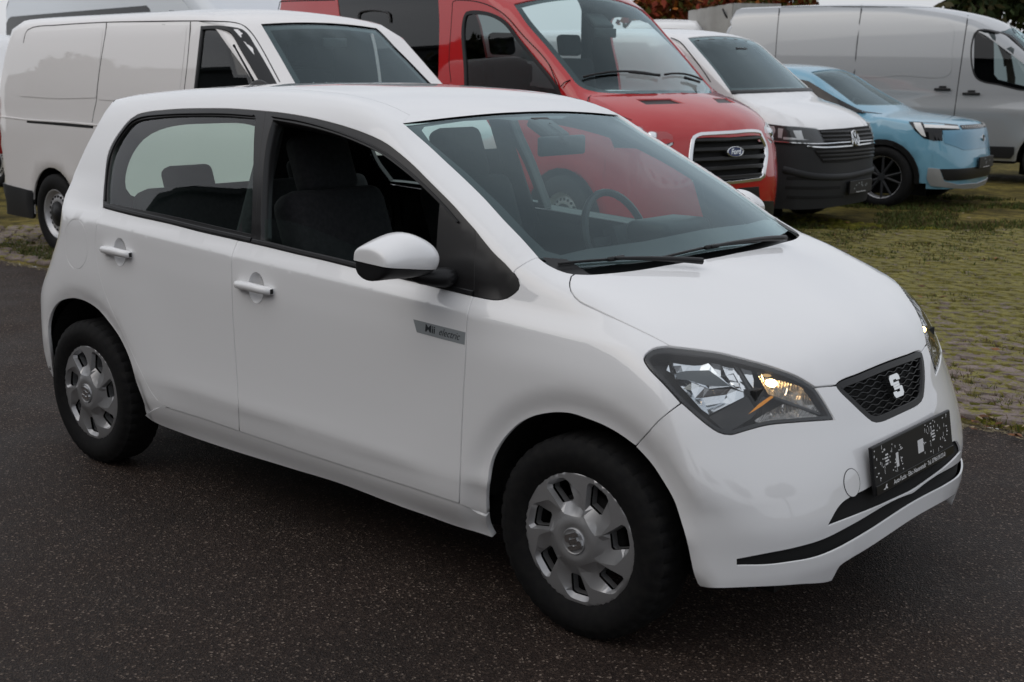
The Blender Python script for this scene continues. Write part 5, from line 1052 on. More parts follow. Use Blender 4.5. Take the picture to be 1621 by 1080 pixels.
def vw_badge(v, px, r):
    c = v.P([px, (px[0]+.5, px[1])])[0]; n_ = grad(v.b.f, c[None])[0]; e = empty("badge"); e.parent = v.e; a = np.linspace(0, 2*math.pi, 36, endpoint=False)
    rg = MB(); rg.lathe([(r, -.01), (r, .008), (r*.92, .012), (r*.86, .008), (r*.86, 0)], 36, 'x'); obj("badge_ring", rg.mesh("badge_ring", autosmooth=40), CHROME, e)
    fd = MB(); fd.lathe([(r*.88, .002), (0.001, .002)], 36, 'x'); obj("badge_field", fd.mesh("badge_field"), BLACKP, e)
    st = MB()
    def stroke(p, q):
        p, q = np.array(p)*r, np.array(q)*r; d = (q-p)/np.linalg.norm(q-p); n2 = np.array([-d[1], d[0]])*r*.075; st.add([(h_, *k) for h_ in (.002, .010) for k in (p-n2, p+n2, q+n2, q-n2)], [(0, 1, 2, 3), (4, 7, 6, 5), (0, 4, 5, 1), (1, 5, 6, 2), (2, 6, 7, 3), (3, 7, 4, 0)])
    stroke((-.30, .82), (0, .12)); stroke((.30, .82), (0, .12)); stroke((-.72, .50), (-.33, -.76)); stroke((-.33, -.76), (0, -.05)); stroke((0, -.05), (.33, -.76)); stroke((.33, -.76), (.72, .50))
    obj("badge_letters", st.mesh("badge_letters"), CHROME, e)
    e.matrix_local = Matrix.Translation(Vector(c+n_*.016)) @ Matrix.Rotation(math.atan2(n_[1], n_[0]), 4, 'Z') @ Matrix.Rotation(-math.asin(np.clip(n_[2], -.5, .5)), 4, 'Y')
vw_badge(V3, (1351, 219.5), .082)
for a, b_ in (((1245, 282), (1334, 283.5)), ((1243, 297), (1330, 297)), ((1245, 312), (1335, 311))): V3.line("bumper_groove", [a, ((a[0]+b_[0])/2, a[1]+1), b_], SHADE, w=.03, h=.002)
V3.line("bumper_ridge", [(1240, 268), (1290, 279), (1340, 279), (1388, 268)], GREYP, w=.06, h=.02)
def plate(v, px4, m=BLACKP, strip=True, holes=True):
    c = v.P([(np.mean([p[0] for p in px4]), np.mean([p[1] for p in px4]))]*2)[0]; n_ = grad(v.b.f, c[None])[0]; e = empty("plate_holder"); e.parent = v.e
    b_ = MB(); b_.box((0, 0, 0), (.02, .53, .13)); obj("holder_plate", b_.mesh("holder_plate", bevel=.004), m, e); s_ = text_mesh("Auto-Fuchs", .022, 0, bold=.0006); o = obj("holder_lettering", s_, WHITEPL, e); o.matrix_local = Matrix.Translation((.0105, 0, -.052)) @ Matrix(((0, 0, 1, 0), (1, 0, 0, 0), (0, 1, 0, 0), (0, 0, 0, 1))) @ Matrix.Diagonal((2.2, .8, 1, 1))
    if holes:
        h_ = MB()
        for k in range(9): y_, z_ = random.uniform(-.16, .14), random.uniform(-.02, .04); h_.add([(.0106, y_-.012, z_-.006), (.0106, y_+.012, z_-.006), (.0106, y_+.012, z_+.006), (.0106, y_-.012, z_+.006)], [(0, 1, 2, 3)])
        obj("holder_slots", h_.mesh("holder_slots"), STICK, e)
    e.matrix_local = Matrix.Translation(Vector(c+n_*.03)) @ Matrix.Rotation(math.atan2(n_[1], n_[0])*.6, 4, 'Z')
plate(V3, [(1336, 286), (1376, 281), (1377, 301), (1341, 306)])
for cx in (-3.0, 0): wheel_at(V3, cx, -.835, .335, .205, .215, 'steel')
underbody(V3, -3.9, .7, .9, arches=(-3, 0), wr=.40); vanlike_interior(V3, -1.05, 1.38, .4)
ds = MB(); ds.box((-.24, 0, 1.08), (.45, 1.4, .22)); obj("dashboard", ds.mesh("dashboard", bevel=.05), BLACKP, V3.e)
rbox("interior_mirror", (-.42, 0, 1.74), (.03, .22, .07), BLACKP, None, .01, V3.e)

# ---------------------------------------------------------------- light blue crossover
Ye = Cub([(.1, .82), (.3, .88), (.5, .915), (.75, .93), (.95, .915), (1.05, .89), (1.3, .80), (1.5, .72), (1.6, .67), (1.8, .6)])
dXe = Cub([(-3.7, -.08), (-3.2, -.02), (-2.6, 0), (-.5, 0), (0, -.002), (.3, -.02), (.6, -.08), (.9, -.15)])
Pe = Cub([(-3.8, 1.35), (-3.2, 1.50), (-2.4, 1.61), (-1.7, 1.63), (-1.2, 1.605), (-.95, 1.55), (-.6, 1.36), (-.2, 1.155), (-.08, 1.10), (-.04, 1.085), (.3, 1.045), (.6, 1.005), (.74, .965), (.81, .90), (.86, .7)])
cre = Cub([(-3.8, .08), (-1, .07), (-.2, .05), (1., .05)])
f4 = vehicle_f(Ye, dXe, Pe, cre, .25, Cub([(0, .72), (.2, .80), (.45, .865), (.62, .86), (.75, .835), (.95, .79), (1.3, .7)]), 3.3, .0, Cub([(0, -3.55), (.6, -3.6), (1., -3.55), (1.6, -3.3)]), .93, (0, -2.767), kt=lambda x: np.interp(x, [-4, -1.2, -.7, 0, .3], [.12, .10, .04, .04, .09]), ar=.39, wz=.35)
V4 = Veh(f4, (-4.439, 11.433), 4.42, "parked_car", "light blue crossover car behind the white van at the right", "car")
ze = [(-3.4, .5), (-3.42, .9), (-3.2, 1.2), (-2.9, 1.42), (-2.2, 1.52), (-1.5, 1.52), (-1.0, 1.46), (-.6, 1.25), (-.28, 1.08), (0, .99), (.3, .94), (.5, .88), (.56, .75), (.56, .5)]; ze = dens(ze)
V4.skin(BLUE, -3.4, .56, .30, (-2.767, 0), .415, .35, ze)
W4, Q4 = half_ws(V4, [(1283, 114), (1305, 129), (1350, 163)], -.5, -.10, .25, .7, None, GL_WS, None, fw=.04, mid=[(1355, 166), (1375, 166.8), (1400, 166.8), (1430, 166)])
tp4 = lift(V4.b.f, SIDE, np.array([p for p in ze if p[1] > .85 and p[0] > -3.45]))[0]; tp4 = tp4[tp4[:, 0].argsort()]
y4 = np.linspace(-.66, -.01, 10); ed4 = lift(V4.b.f, TOP, np.c_[.80-.28*y4**2, y4])[0]
panel("roof_and_bonnet", V4.b, TOP, sym(np.vstack([tp4, ed4])), BLUE, V4.e, .08, gap=0, flange=.01, holes=[inset(Q4, -.004)], hgap=0)
front_skin(V4, .24, ed4, .50, BLUE, step=.06)
SHP = mat("blue_grille_panel", (.08, .24, .36), .35, coat=.6)
def mir_panel(v, name, par, px, m, sharp=None, mirror=True, **k):
    q = par.to2(v.P(px, tuple(range(len(px))) if sharp is None else sharp, closed=True)); q = dedupe(q, .003)
    for s_ in ((1, -1) if mirror else (1,)): panel(name, v.b, par, q*[s_, 1], m, v.e, .06, gap=0, **k)
mir_panel(V4, "headlight", FB, [(1438.8, 193), (1480, 194.5), (1515.6, 197.8), (1519.5, 205.6), (1491, 206.5), (1492, 223), (1478, 223), (1462, 219), (1448, 206.5)], GLOSSB, flange=.008, off=.004)
mir_panel(V4, "running_light", FB, [(1446, 194.8), (1457, 195.5), (1462, 205), (1466, 217), (1459, 214), (1450, 204)], WHITEPL, flange=.003, off=.008)
mir_panel(V4, "running_light", FB, [(1462, 197.5), (1516, 200.5), (1518, 204.5), (1464, 202.5)], WHITEPL, flange=.003, off=.008)
mir_panel(V4, "shield_panel", FRONT, [(1492, 207), (1519, 206), (1545, 205.5), (1545, 237), (1525, 237.7), (1494, 227)], SHP, flange=.004, off=.003, mirror=False)
q4 = np.array([(-.52, .815), (-.30, .812), (0, .805), (.30, .812), (.52, .815), (.50, .70), (.28, .615), (-.28, .615), (-.50, .70)])
strip = np.array([(-.44, .86), (.44, .86), (.42, .825), (-.42, .825)])
for o_ in [c for c in V4.e.children if c.name.startswith("shield_panel")]: bpy.data.objects.remove(o_)
s4 = V4.P([(1492, 207), (1519, 206), (1494, 227), (1525, 237.7), (1519.5, 198.5), (1519.5, 204)]); 
ya, za = -.47, .80
SP = FRONT.to2(V4.b.rc([(1492, 207), (1494, 227), (1525, 237.7), (1519, 206), (1518, 198.5)], 4, 40)); zt4 = (SP[0][1]+SP[3][1])/2
q4 = np.array([(SP[0][0], zt4), (-SP[0][0], zt4), (-SP[1][0], SP[1][1]), (-SP[2][0], SP[2][1]), (SP[2][0], SP[2][1]), (SP[1][0], SP[1][1])])
panel("shield_panel", V4.b, FRONT, resample(np.vstack([q4, q4[:1]]), .03)[:-1], SHP, V4.e, .06, gap=0, flange=.004, off=.004)
q5 = np.array([(SP[4][0], zt4+.005), (-SP[4][0], zt4+.005), (-SP[4][0], zt4+.05), (SP[4][0], zt4+.05)])
panel("light_strip", V4.b, FRONT, resample(np.vstack([q5, q5[:1]]), .03)[:-1], GLOSSB, V4.e, .06, gap=0, flange=.004, off=.006)
for i in range(16):
    y_ = SP[4][0]+(i+.5)*(-2*SP[4][0])/16; p_ = lift(V4.b.f, FRONT, np.array([[y_, zt4+.028]]), .007)[0][0]; b_ = MB(); b_.box(p_, (.006, .022, .014)); obj("light_segment", b_.mesh("light_segment"), WHITEPL, V4.e)
oval_badge(V4, (1555, 218.5), .11, .075, blue=False, off=.008)
mir_panel(V4, "skid_plate", FB, [(1469, 266), (1487, 267.5), (1494, 287), (1516, 292), (1545, 290), (1545, 297), (1525, 299), (1473, 294), (1467, 283)], mat("skid_silver", (.35, .36, .37), .4, .4), flange=.02, off=.012)
lw = FRONT.to2(V4.b.rc([(1487.4, 267.8), (1494, 286)], 4, 40)); q6 = np.array([(lw[0][0], lw[0][1]), (-lw[0][0], lw[0][1]), (-lw[1][0], lw[1][1]), (lw[1][0], lw[1][1])])
panel("lower_intake", V4.b, FRONT, resample(np.vstack([q6, q6[:1]]), .04)[:-1], BLACKP, V4.e, .08, gap=0, flange=.01, off=.010)
plate(V4, [(1539, 247.4), (1574, 246.4), (1574, 264), (1539, 266.8)])
# wheel-arch cladding and pillars
ca = np.array(arch_pts(0, .435, .35, 16, 190, -8)); cb = np.array(arch_pts(0, .375, .35, 16, 190, -8)); panel("arch_cladding", V4.b, SIDE, np.vstack([ca, cb[::-1]]), BLACKP, V4.e, .05, gap=0, flange=.02, off=.010, mirror=True)
gh4 = np.array([(-.12, 1.06), (-.6, 1.10), (-1.6, 1.13), (-2.7, 1.20), (-2.85, 1.30), (-2.3, 1.47), (-1.5, 1.49), (-1.02, 1.43), (-.62, 1.235), (-.30, 1.09)])
panel("side_windows", V4.b, SIDE, resample(np.vstack([gh4, gh4[:1]]), .08)[:-1], GLOSSB, V4.e, .1, gap=0, flange=.004, off=.003, mirror=True)
for cx in (-2.767, 0): wheel_at(V4, cx, -.80, .355, .235, .255, 'spoke')
underbody(V4, -3.4, .6, .88, arches=(-2.767, 0), wr=.40, wz=.35); vanlike_interior(V4, -1.3, 1.10, .4)
ds = MB(); ds.box((-.50, 0, .95), (.45, 1.3, .15)); obj("dashboard", ds.mesh("dashboard", bevel=.05), BLACKP, V4.e)
sw2 = MB(); c_ = Vector((-.80, .38, 1.06)); sw2.tube([c_+R_ @ Vector((0, .18*math.cos(a), .16*math.sin(a))) for a in np.linspace(0, 2*math.pi, 25)], .016, 6, caps=False); obj("steering_wheel", sw2.mesh("steering_wheel", smooth=True), BLACKP, V4.e)

# ---------------------------------------------------------------- silver high-roof van at the back
V5 = Veh(transit_f(), (-4.139, 15.88), 12.06, "parked_van", "silver high-roof panel van standing side-on behind the blue car", "van")
dw5 = [(1542, 53), (1547.5, 47.6), (1583, 50.4), (1600, 56), (1621, 76), (1650, 110), (1665, 140), (1621, 144.3), (1583, 136), (1548, 127), (1541, 118)]
h5 = S2(V5, dw5, sharp=())
V5.skin(SILVER, -4.88, .62, .32, (-3.75, 0), .42, .345, zr2, holes=[h5])
W5, Q5 = None, None
tp5 = lift(V5.b.f, SIDE, np.array([p for p in zr2 if p[1] > .85 and p[0] > -4.9]))[0]; tp5 = tp5[tp5[:, 0].argsort()]
ed5 = lift(V5.b.f, TOP, np.c_[.985-.30*bon_y**2, bon_y])[0]
we = np.array([(-.80, -.70), (-.5, -.745), (-.2, -.785), (-.0, -.80), (.08, -.70), (.15, -.4), (.19, -.01)]); wh = np.vstack([[(-.72, -.01), (-.73, -.3), (-.76, -.6)], we]); Q5 = dedupe(np.vstack([wh, (wh*[1, -1])[::-1]]), .003)
panel("roof_and_bonnet", V5.b, TOP, sym(np.vstack([tp5, ed5])), SILVER, V5.e, .12, gap=0, flange=.01, holes=[Q5], hgap=0); panel("windscreen", V5.b, TOP, inset(Q5, -.004), GL_WS, V5.e, .2, gap=0, flange=0, off=-.008)
front_skin(V5, .30, ed5, .40, SILVER, step=.12); rear_close(V5, zr2, .32, SILVER)
glassband(V5, dw5, GL_T, "side_window", sharp=(), frame=BLACKP, fw=.02)
V5.line("door_joint", [(1365, 3), (1360, 41), (1353, 109), (1349, 160)], w=.012); V5.line("door_joint", [(1534, 13.6), (1526, 68), (1512, 169), (1508, 200)], w=.012); V5.line("rear_joint", [(1234, 8), (1229, 68), (1226, 120)], w=.010)
V5.line("roof_joint", [(1237, 11), (1300, 10.3), (1365, 10.3), (1450, 11.5), (1531, 14), (1561, 19), (1590, 33), (1605, 46), (1621, 62)], w=.012)
for pts in ([(1240, 40), (1246, 32.5), (1300, 32), (1358, 33), (1354, 75), (1349, 118), (1290, 112), (1232, 104), (1235, 70)], [(1364, 33), (1430, 33), (1500, 34.5), (1509, 42), (1507, 80), (1503, 118), (1498, 121), (1430, 120), (1356, 117), (1360, 70)]):
    V5.panel("pressed_panel", SIDE, pts, SILVER, .15, (), off=.006, flange=.014)
for a in ((1479.5, 1505, 140), (1524, 1551.6, 147)):
    P = V5.P([(a[0], a[2]), (a[1], a[2]+3)]); h_ = MB(); c = (P[0]+P[-1])/2; h_.box((c[0], c[1]-.03, c[2]), (abs(P[-1][0]-P[0][0]), .03, .035)); h_.box((c[0], c[1]-.02, c[2]+.02), (.10, .02, .06)); obj("door_handle", h_.mesh("door_handle", bevel=.008), BLACKP, V5.e)
sl = np.array([(-3.3, .36), (-.45, .36), (-.45, .52), (-3.3, .52)]); panel("side_cladding", V5.b, SIDE, resample(np.vstack([sl, sl[:1]]), .1)[:-1], BLACKP, V5.e, .15, gap=0, flange=.01, off=.02, mirror=True)
for cx in (-3.75, 0): wheel_at(V5, cx, -.87, .345, .235, .215, 'steel')
underbody(V5, -4.8, .8, .97, arches=(-3.75, 0), wr=.42, wz=.345); vanlike_interior(V5, -1.15, 1.50, .4)
# ================================================================== ground
def edge_y(x): return 2.07+.055*x+.03*np.sin(x*2.3)+.015*np.sin(x*7.1+1)
ASP = mat("asphalt", (.02, .018, .018), .55, spec=.22); NT = ASP.node_tree; LK = NT.links; PB_ = NT.nodes["Principled BSDF"]
tcn = nd(ASP, "ShaderNodeTexCoord"); v1 = nd(ASP, "ShaderNodeTexVoronoi", Scale=185.0); v2 = nd(ASP, "ShaderNodeTexVoronoi", Scale=70.0); n1 = nd(ASP, "ShaderNodeTexNoise", Scale=.9, Detail=6.0, Roughness=.65); n2 = nd(ASP, "ShaderNodeTexNoise", Scale=45.0, Detail=8.0, Roughness=.75)
for n_ in (v1, v2, n1, n2): LK.new(tcn.outputs['Object'], n_.inputs['Vector'])
r1 = nd(ASP, "ShaderNodeValToRGB"); el = r1.color_ramp.elements; el[0].position = 0; el[0].color = (.0125, .0085, .0068, 1); el[1].position = .55; el[1].color = (.0270, .0180, .0142, 1)
for p_, c_ in ((.82, (.040, .029, .024, 1)), (.95, (.075, .055, .042, 1)), (.99, (.22, .18, .15, 1))): e_ = el.new(p_); e_.color = c_
sepc = nd(ASP, "ShaderNodeSeparateColor"); LK.new(v1.outputs['Color'], sepc.inputs[0]); LK.new(sepc.outputs[0], r1.inputs[0])
mxa = nd(ASP, "ShaderNodeMix"); mxa.data_type = 'RGBA'; mxa.blend_type = 'MULTIPLY'; mxa.inputs[0].default_value = 1.0
r2 = nd(ASP, "ShaderNodeValToRGB"); r2.color_ramp.elements[0].position = .3; r2.color_ramp.elements[0].color = (.62, .60, .58, 1); r2.color_ramp.elements[1].position = .72; r2.color_ramp.elements[1].color = (1.25, 1.18, 1.14, 1)
LK.new(n1.outputs['Fac'], r2.inputs[0]); LK.new(r1.outputs[0], mxa.inputs[6]); LK.new(r2.outputs[0], mxa.inputs[7]); LK.new(mxa.outputs[2], PB_.inputs['Base Color'])
rr_ = nd(ASP, "ShaderNodeMapRange"); rr_.inputs[1].default_value = .35; rr_.inputs[2].default_value = .7; rr_.inputs[3].default_value = .52; rr_.inputs[4].default_value = .8; LK.new(n1.outputs['Fac'], rr_.inputs[0]); LK.new(rr_.outputs[0], PB_.inputs['Roughness'])
ad = nd(ASP, "ShaderNodeMath"); ad.operation = 'MULTIPLY_ADD'; ad.inputs[1].default_value = .8; LK.new(v1.outputs['Distance'], ad.inputs[0]); LK.new(n2.outputs['Fac'], ad.inputs[2]); bump(ASP, ad.outputs[0], .9, .006)
xs = np.r_[np.linspace(-60, -9, 12), np.linspace(-8.8, 6, 180), np.linspace(6.5, 60, 12)]
V = [(x, -60, 0) for x in xs]+[(x, edge_y(x)-.004, 0) for x in xs]; n = len(xs)
g = MB().add(V, [(i, i+1, n+i+1, n+i) for i in range(n-1)]); o = obj("asphalt", g.mesh("asphalt"), ASP); o['kind'] = 'structure'
# soil and moss under and between the stones
SOIL = mat("moss_and_soil", (.05, .05, .02), .95, spec=.15)
def pos_noise(m, scale, detail=5, rough=.6):
    g_ = nd(m, "ShaderNodeNewGeometry"); n_ = nd(m, "ShaderNodeTexNoise", Scale=scale, Detail=detail, Roughness=rough); m.node_tree.links.new(g_.outputs['Position'], n_.inputs['Vector']); return n_
def ramp(m, src, stops):
    r = nd(m, "ShaderNodeValToRGB"); e = r.color_ramp.elements; e[0].position = stops[0][0]; e[0].color = (*stops[0][1], 1); e[1].position = stops[-1][0]; e[1].color = (*stops[-1][1], 1)
    for p_, c_ in stops[1:-1]: k = e.new(p_); k.color = (*c_, 1)
    m.node_tree.links.new(src, r.inputs[0]); return r
def mixc_(m, fac, a, b, mode='MIX'):
    x = nd(m, "ShaderNodeMix"); x.data_type = 'RGBA'; x.blend_type = mode; L = m.node_tree.links
    if isinstance(fac, float): x.inputs[0].default_value = fac
    else: L.new(fac, x.inputs[0])
    L.new(a, x.inputs[6]); L.new(b, x.inputs[7]); return x.outputs[2]
na = pos_noise(SOIL, 5.5, 8, .7); nb_ = pos_noise(SOIL, 1.1, 4, .6); nc = pos_noise(SOIL, 55, 5, .7)
ra = ramp(SOIL, na.outputs['Fac'], [(.30, (.040, .032, .018)), (.42, (.080, .070, .022)), (.54, (.165, .132, .040)), (.68, (.22, .19, .050))])
rb_n = ramp(SOIL, nb_.outputs['Fac'], [(.38, (.50, .48, .42)), (.60, (1.15, 1.12, 1.0))]); rc_n = ramp(SOIL, nc.outputs['Fac'], [(.3, (.55, .55, .5)), (.7, (1.3, 1.3, 1.3))])
SOIL.node_tree.links.new(mixc_(SOIL, 1.0, mixc_(SOIL, 1.0, ra.outputs[0], rb_n.outputs[0], 'MULTIPLY'), rc_n.outputs[0], 'MULTIPLY'), SOIL.node_tree.nodes["Principled BSDF"].inputs['Base Color']); bump(SOIL, nc.outputs['Fac'], .8, .02)
V = [(x, edge_y(x)-.004, .002) for x in xs]+[(x, 90, .002) for x in xs]; g = MB().add(V, [(i, i+1, n+i+1, n+i) for i in range(n-1)]); pav = obj("mossy_ground", g.mesh("mossy_ground"), SOIL); pav['kind'] = 'structure'
# grass-grid stones: staggered six-sided stones with mossy gaps
STN = mat("paving_stone", (.12, .10, .095), .85, spec=.3); s1 = pos_noise(STN, 4.2, 6, .65); s2 = pos_noise(STN, 70, 5, .7); s3 = nd(STN, "ShaderNodeObjectInfo"); s4 = pos_noise(STN, 14, 6, .7)
sr = ramp(STN, s1.outputs['Fac'], [(.35, (.12, .095, .085)), (.65, (.24, .19, .17))]); sm = ramp(STN, s4.outputs['Fac'], [(.42, (.11, .098, .028)), (.65, (.21, .185, .05))])
gp = nd(STN, "ShaderNodeNewGeometry"); sy = nd(STN, "ShaderNodeSeparateXYZ"); STN.node_tree.links.new(gp.outputs['Position'], sy.inputs[0])
ymap = nd(STN, "ShaderNodeMapRange"); ymap.inputs[1].default_value = 2.2; ymap.inputs[2].default_value = 5.5; ymap.inputs[3].default_value = -.07; ymap.inputs[4].default_value = .10; STN.node_tree.links.new(sy.outputs[1], ymap.inputs[0])
adm = nd(STN, "ShaderNodeMath"); adm.operation = 'ADD'; STN.node_tree.links.new(s4.outputs['Fac'], adm.inputs[0]); STN.node_tree.links.new(ymap.outputs[0], adm.inputs[1])
mf = ramp(STN, adm.outputs[0], [(.44, (0, 0, 0)), (.52, (1, 1, 1))]); c2 = ramp(STN, s2.outputs['Fac'], [(.3, (.65, .65, .65)), (.7, (1.3, 1.3, 1.3))])
STN.node_tree.links.new(mixc_(STN, 1.0, mixc_(STN, mf.outputs[0], sr.outputs[0], sm.outputs[0]), c2.outputs[0], 'MULTIPLY'), STN.node_tree.nodes["Principled BSDF"].inputs['Base Color']); bump(STN, s2.outputs['Fac'], .6, .01)
rng = np.random.RandomState(4); hexa = [(-.5, 0), (-.30, -.5), (.30, -.5), (.5, 0), (.30, .5), (-.30, .5)]
def stone_mesh(k):
    r = np.random.RandomState(k); b = MB(); L, Wd, H = .205, .098, .024+.008*r.rand(); P = [(x*L*(1+.06*r.randn()), y*Wd*(1+.08*r.randn())) for x, y in hexa]
    t = [(x*.90, y*.86, H*(1+.15*r.randn())) for x, y in P]; V = [(x, y, -.02) for x, y in P]+[(x, y, H*.55) for x, y in P]+t
    return b.add(V, [tuple(range(12, 18))]+[(i+o_, (i+1) % 6+o_, (i+1) % 6+6+o_, i+6+o_) for o_ in (0, 6) for i in range(6)])
stones = [stone_mesh(k) for k in range(6)]; smesh = [s.mesh("stone") for s in stones]
pts = []
rot = rad(3.2); cr_, sr_ = math.cos(rot), math.sin(rot)
for j in range(0, 125):
    for i in range(-60, 60):
        u_, w_ = (i+.5*(j % 2))*.215, 2.10+j*.083; x, y = u_*cr_-w_*0+(-2), w_+u_*sr_
        if y < edge_y(x)+.05: continue
        pts.append((x+rng.randn()*.006, y+rng.randn()*.005))
pts = np.array(pts); d = np.c_[pts, np.zeros(len(pts))]-CO; dep = d @ _fw; px_ = 810.5+FOC*(d @ CR)/dep; py_ = 540-FOC*(d @ CU)/dep
vis = (dep > 0) & (px_ > -60) & (px_ < 1690) & (py_ < 1100) & (py_ > 240) & (dep < 12.5); pts = pts[vis]; dep = dep[vis]; pxv = px_[vis]
dv = np.c_[pts, np.zeros(len(pts))]-CO; L_ = np.linalg.norm(dv, axis=1); hid = ~np.isnan(solve(mii_f, np.repeat(CO[None], len(pts), 0)+dv/L_[:, None]*2.2, dv/L_[:, None], 4.5, n=160)[:, 0])
order = np.argsort(dep+hid*100); single = set(order[:290].tolist()); rest = MB()
pv = empty("stone_paving", (0, 0, 0)); pv['kind'] = 'structure'
for i, (x, y) in enumerate(pts):
    if hid[i] and pxv[i] > 150 and pxv[i] < 1200: continue
    a = rot+rng.randn()*.03; k = rng.randint(6); z = -.004+rng.randn()*.0025
    if i in single:
        o = obj("stone", smesh[k], STN, pv, (x, y, z), (rng.randn()*.012, rng.randn()*.012, a))
    else:
        c_, s_ = math.cos(a), math.sin(a); rest.add([(x+p[0]*c_-p[1]*s_, y+p[0]*s_+p[1]*c_, z+p[2]) for p in stones[k].V], stones[k].F)
o = obj("far_stones", mesh("far_stones", rest.V, rest.F, smooth=False), STN, pv); o['kind'] = 'stuff'
# moss cushions, grass blades and dead leaves
def visible_pts(N, seed, fn, ymax=13.5):
    r = np.random.RandomState(seed); out = []
    while len(out) < N:
        X = np.c_[r.uniform(-9, 2.2, 4000), 1.9+(ymax-1.9)*r.rand(4000)**1.3]; D_ = np.c_[X, np.zeros(4000)]-CO; dp = D_ @ _fw; a = 810.5+FOC*(D_ @ CR)/dep_safe(dp); b = 540-FOC*(D_ @ CU)/dep_safe(dp)
        k = (a > -20) & (a < 1650) & (b < 760) & (b > 250) & ((a < 130) | (a > 1150+(b-300)*.75)) & fn(X[:, 0], X[:, 1], r.rand(4000)); out += X[k].tolist()
    return np.array(out[:N])
def dep_safe(d): return np.maximum(d, .1)
from mathutils import noise as mn
def nz_(x, y, s): return np.array([mn.noise(Vector((a*s, b*s, 3.7))) for a, b in zip(x, y)])
MOSS = mat("moss_cushion", (.09, .09, .015), .95, spec=.1); m1 = pos_noise(MOSS, 6, 5); m2 = pos_noise(MOSS, 160, 4, .8)
mr_ = ramp(MOSS, m1.outputs['Fac'], [(.35, (.085, .080, .016)), (.52, (.17, .165, .022)), (.68, (.25, .22, .04))]); MOSS.node_tree.links.new(mr_.outputs[0], MOSS.node_tree.nodes["Principled BSDF"].inputs['Base Color']); bump(MOSS, m2.outputs['Fac'], 1., .02)
mo = MB()
for x, y in visible_pts(2600, 1, lambda x, y, r: y > edge_y(x)+.03, 9.):
    s = .018+.030*rng.rand(); h = .010+.012*rng.rand(); k = 7; a0 = rng.rand()*6; V = [(x, y, h)]+[(x+s*(1.3+.5*rng.rand())*math.cos(a0+t*2*math.pi/k), y+s*(.8+.4*rng.rand())*math.sin(a0+t*2*math.pi/k), -.002) for t in range(k)]+[]
    V += [(x+(v[0]-x)*.6, y+(v[1]-y)*.6, h*.85) for v in V[1:]]; mo.add(V, [(0, 8+i, 8+(i+1) % k) for i in range(k)]+[(8+i, 1+i, 1+(i+1) % k, 8+(i+1) % k) for i in range(k)])
o = obj("moss", mesh("moss", mo.V, mo.F), MOSS); tag(o, "yellow-green moss cushions growing in the gaps between the paving stones", "moss", kind='stuff')
def blades(name, N, seed, fn, hmin, hmax, cols, label, ymax=13.5, wd=.0035, tuft=6):
    r = np.random.RandomState(seed); P = visible_pts(N//tuft, seed, fn, ymax); V = []; F = []; mi = []
    for x, y in P:
        for _ in range(tuft):
            a = r.rand()*6.28; h = r.uniform(hmin, hmax); bx, by = x+r.randn()*.022, y+r.randn()*.022; lx, ly = r.randn()*.45*h, r.randn()*.45*h; w = wd*(1+r.rand()); c, s = math.cos(a)*w, math.sin(a)*w; k = len(V)
            V += [(bx-c, by-s, 0), (bx+c, by+s, 0), (bx+lx*.4+c*.7, by+ly*.4+s*.7, h*.6), (bx+lx*.4-c*.7, by+ly*.4-s*.7, h*.6), (bx+lx, by+ly, h)]; F += [(k, k+1, k+2, k+3), (k+3, k+2, k+4)]; q = r.randint(len(cols)); mi += [q, q]
    me = mesh(name, V, F, smooth=False)
    for c in cols: me.materials.append(c)
    me.polygons.foreach_set('material_index', mi); o = obj(name, me, None); tag(o, label, "grass", kind='stuff')
def gm(n_, c): m = mat(n_, c, .7, spec=.2); return m
GC = [gm("grass_green", (.035, .065, .012)), gm("grass_mid", (.060, .080, .018)), gm("grass_olive", (.085, .085, .022)), gm("grass_dry", (.13, .10, .045)), gm("grass_brown", (.060, .034, .016))]
blades("grass", 24000, 3, lambda x, y, r: (x < -1.6-.25*(y-7)) & (y > 5.9) & (r < np.clip((y-5.9)/1.6, 0, 1)*.95*(1-.75*np.clip((x+3.6)/1.6, 0, 1))) & (nz_(x, y, 1.3) > -.12), .015, .055, [GC[0], GC[1], GC[1], GC[2], GC[2], GC[4]], "short dark grass growing along the parking line in front of the vans", 12.5)
blades("edge_grass", 5000, 8, lambda x, y, r: (y > edge_y(x)-.02) & (y < 6) & (nz_(x, y, 2.4) > .14), .012, .05, GC[1:], "short dry grass blades sprouting between the mossy paving stones", 6.5, .002, 9)
blades("kerb_grass", 4200, 12, lambda x, y, r: (x < -5.5) & (y > edge_y(x)-.03) & (y < 2.9) & (nz_(x, y, 2.) > -.1), .015, .06, GC[:4], "short grass beside the rear wheel of the white panel van at the left", 3.2, .003, 9)
# leaves and grit at the edge of the asphalt
LEAF = [gm("leaf_brown", (.10, .045, .02)), gm("leaf_orange", (.20, .085, .035)), gm("leaf_tan", (.26, .20, .12)), gm("leaf_dark", (.06, .03, .018))]
r = np.random.RandomState(21); V = []; F = []; mi = []
LP_ = np.vstack([visible_pts(170, 31, lambda x, y, q: y > edge_y(x)+.1, 11.), visible_pts(40, 33, lambda x, y, q: (np.abs(y-edge_y(x)) < .16) & (x > -1.2), 2.6)])
for x, y in LP_:
    s = r.uniform(.014, .036); a = r.rand()*6.28; c, q = math.cos(a)*s, math.sin(a)*s; z = .014+r.rand()*.012; k = len(V)
    V += [(x-c, y-q, z), (x-q*.45, y+c*.45, z+.010*r.rand()), (x+c, y+q, z+.006), (x+q*.45, y-c*.45, z+.012*r.rand()), (x, y, z+.008)]; F += [(k, k+1, k+4), (k+1, k+2, k+4), (k+2, k+3, k+4), (k+3, k, k+4)]; j = r.randint(4); mi += [j]*4
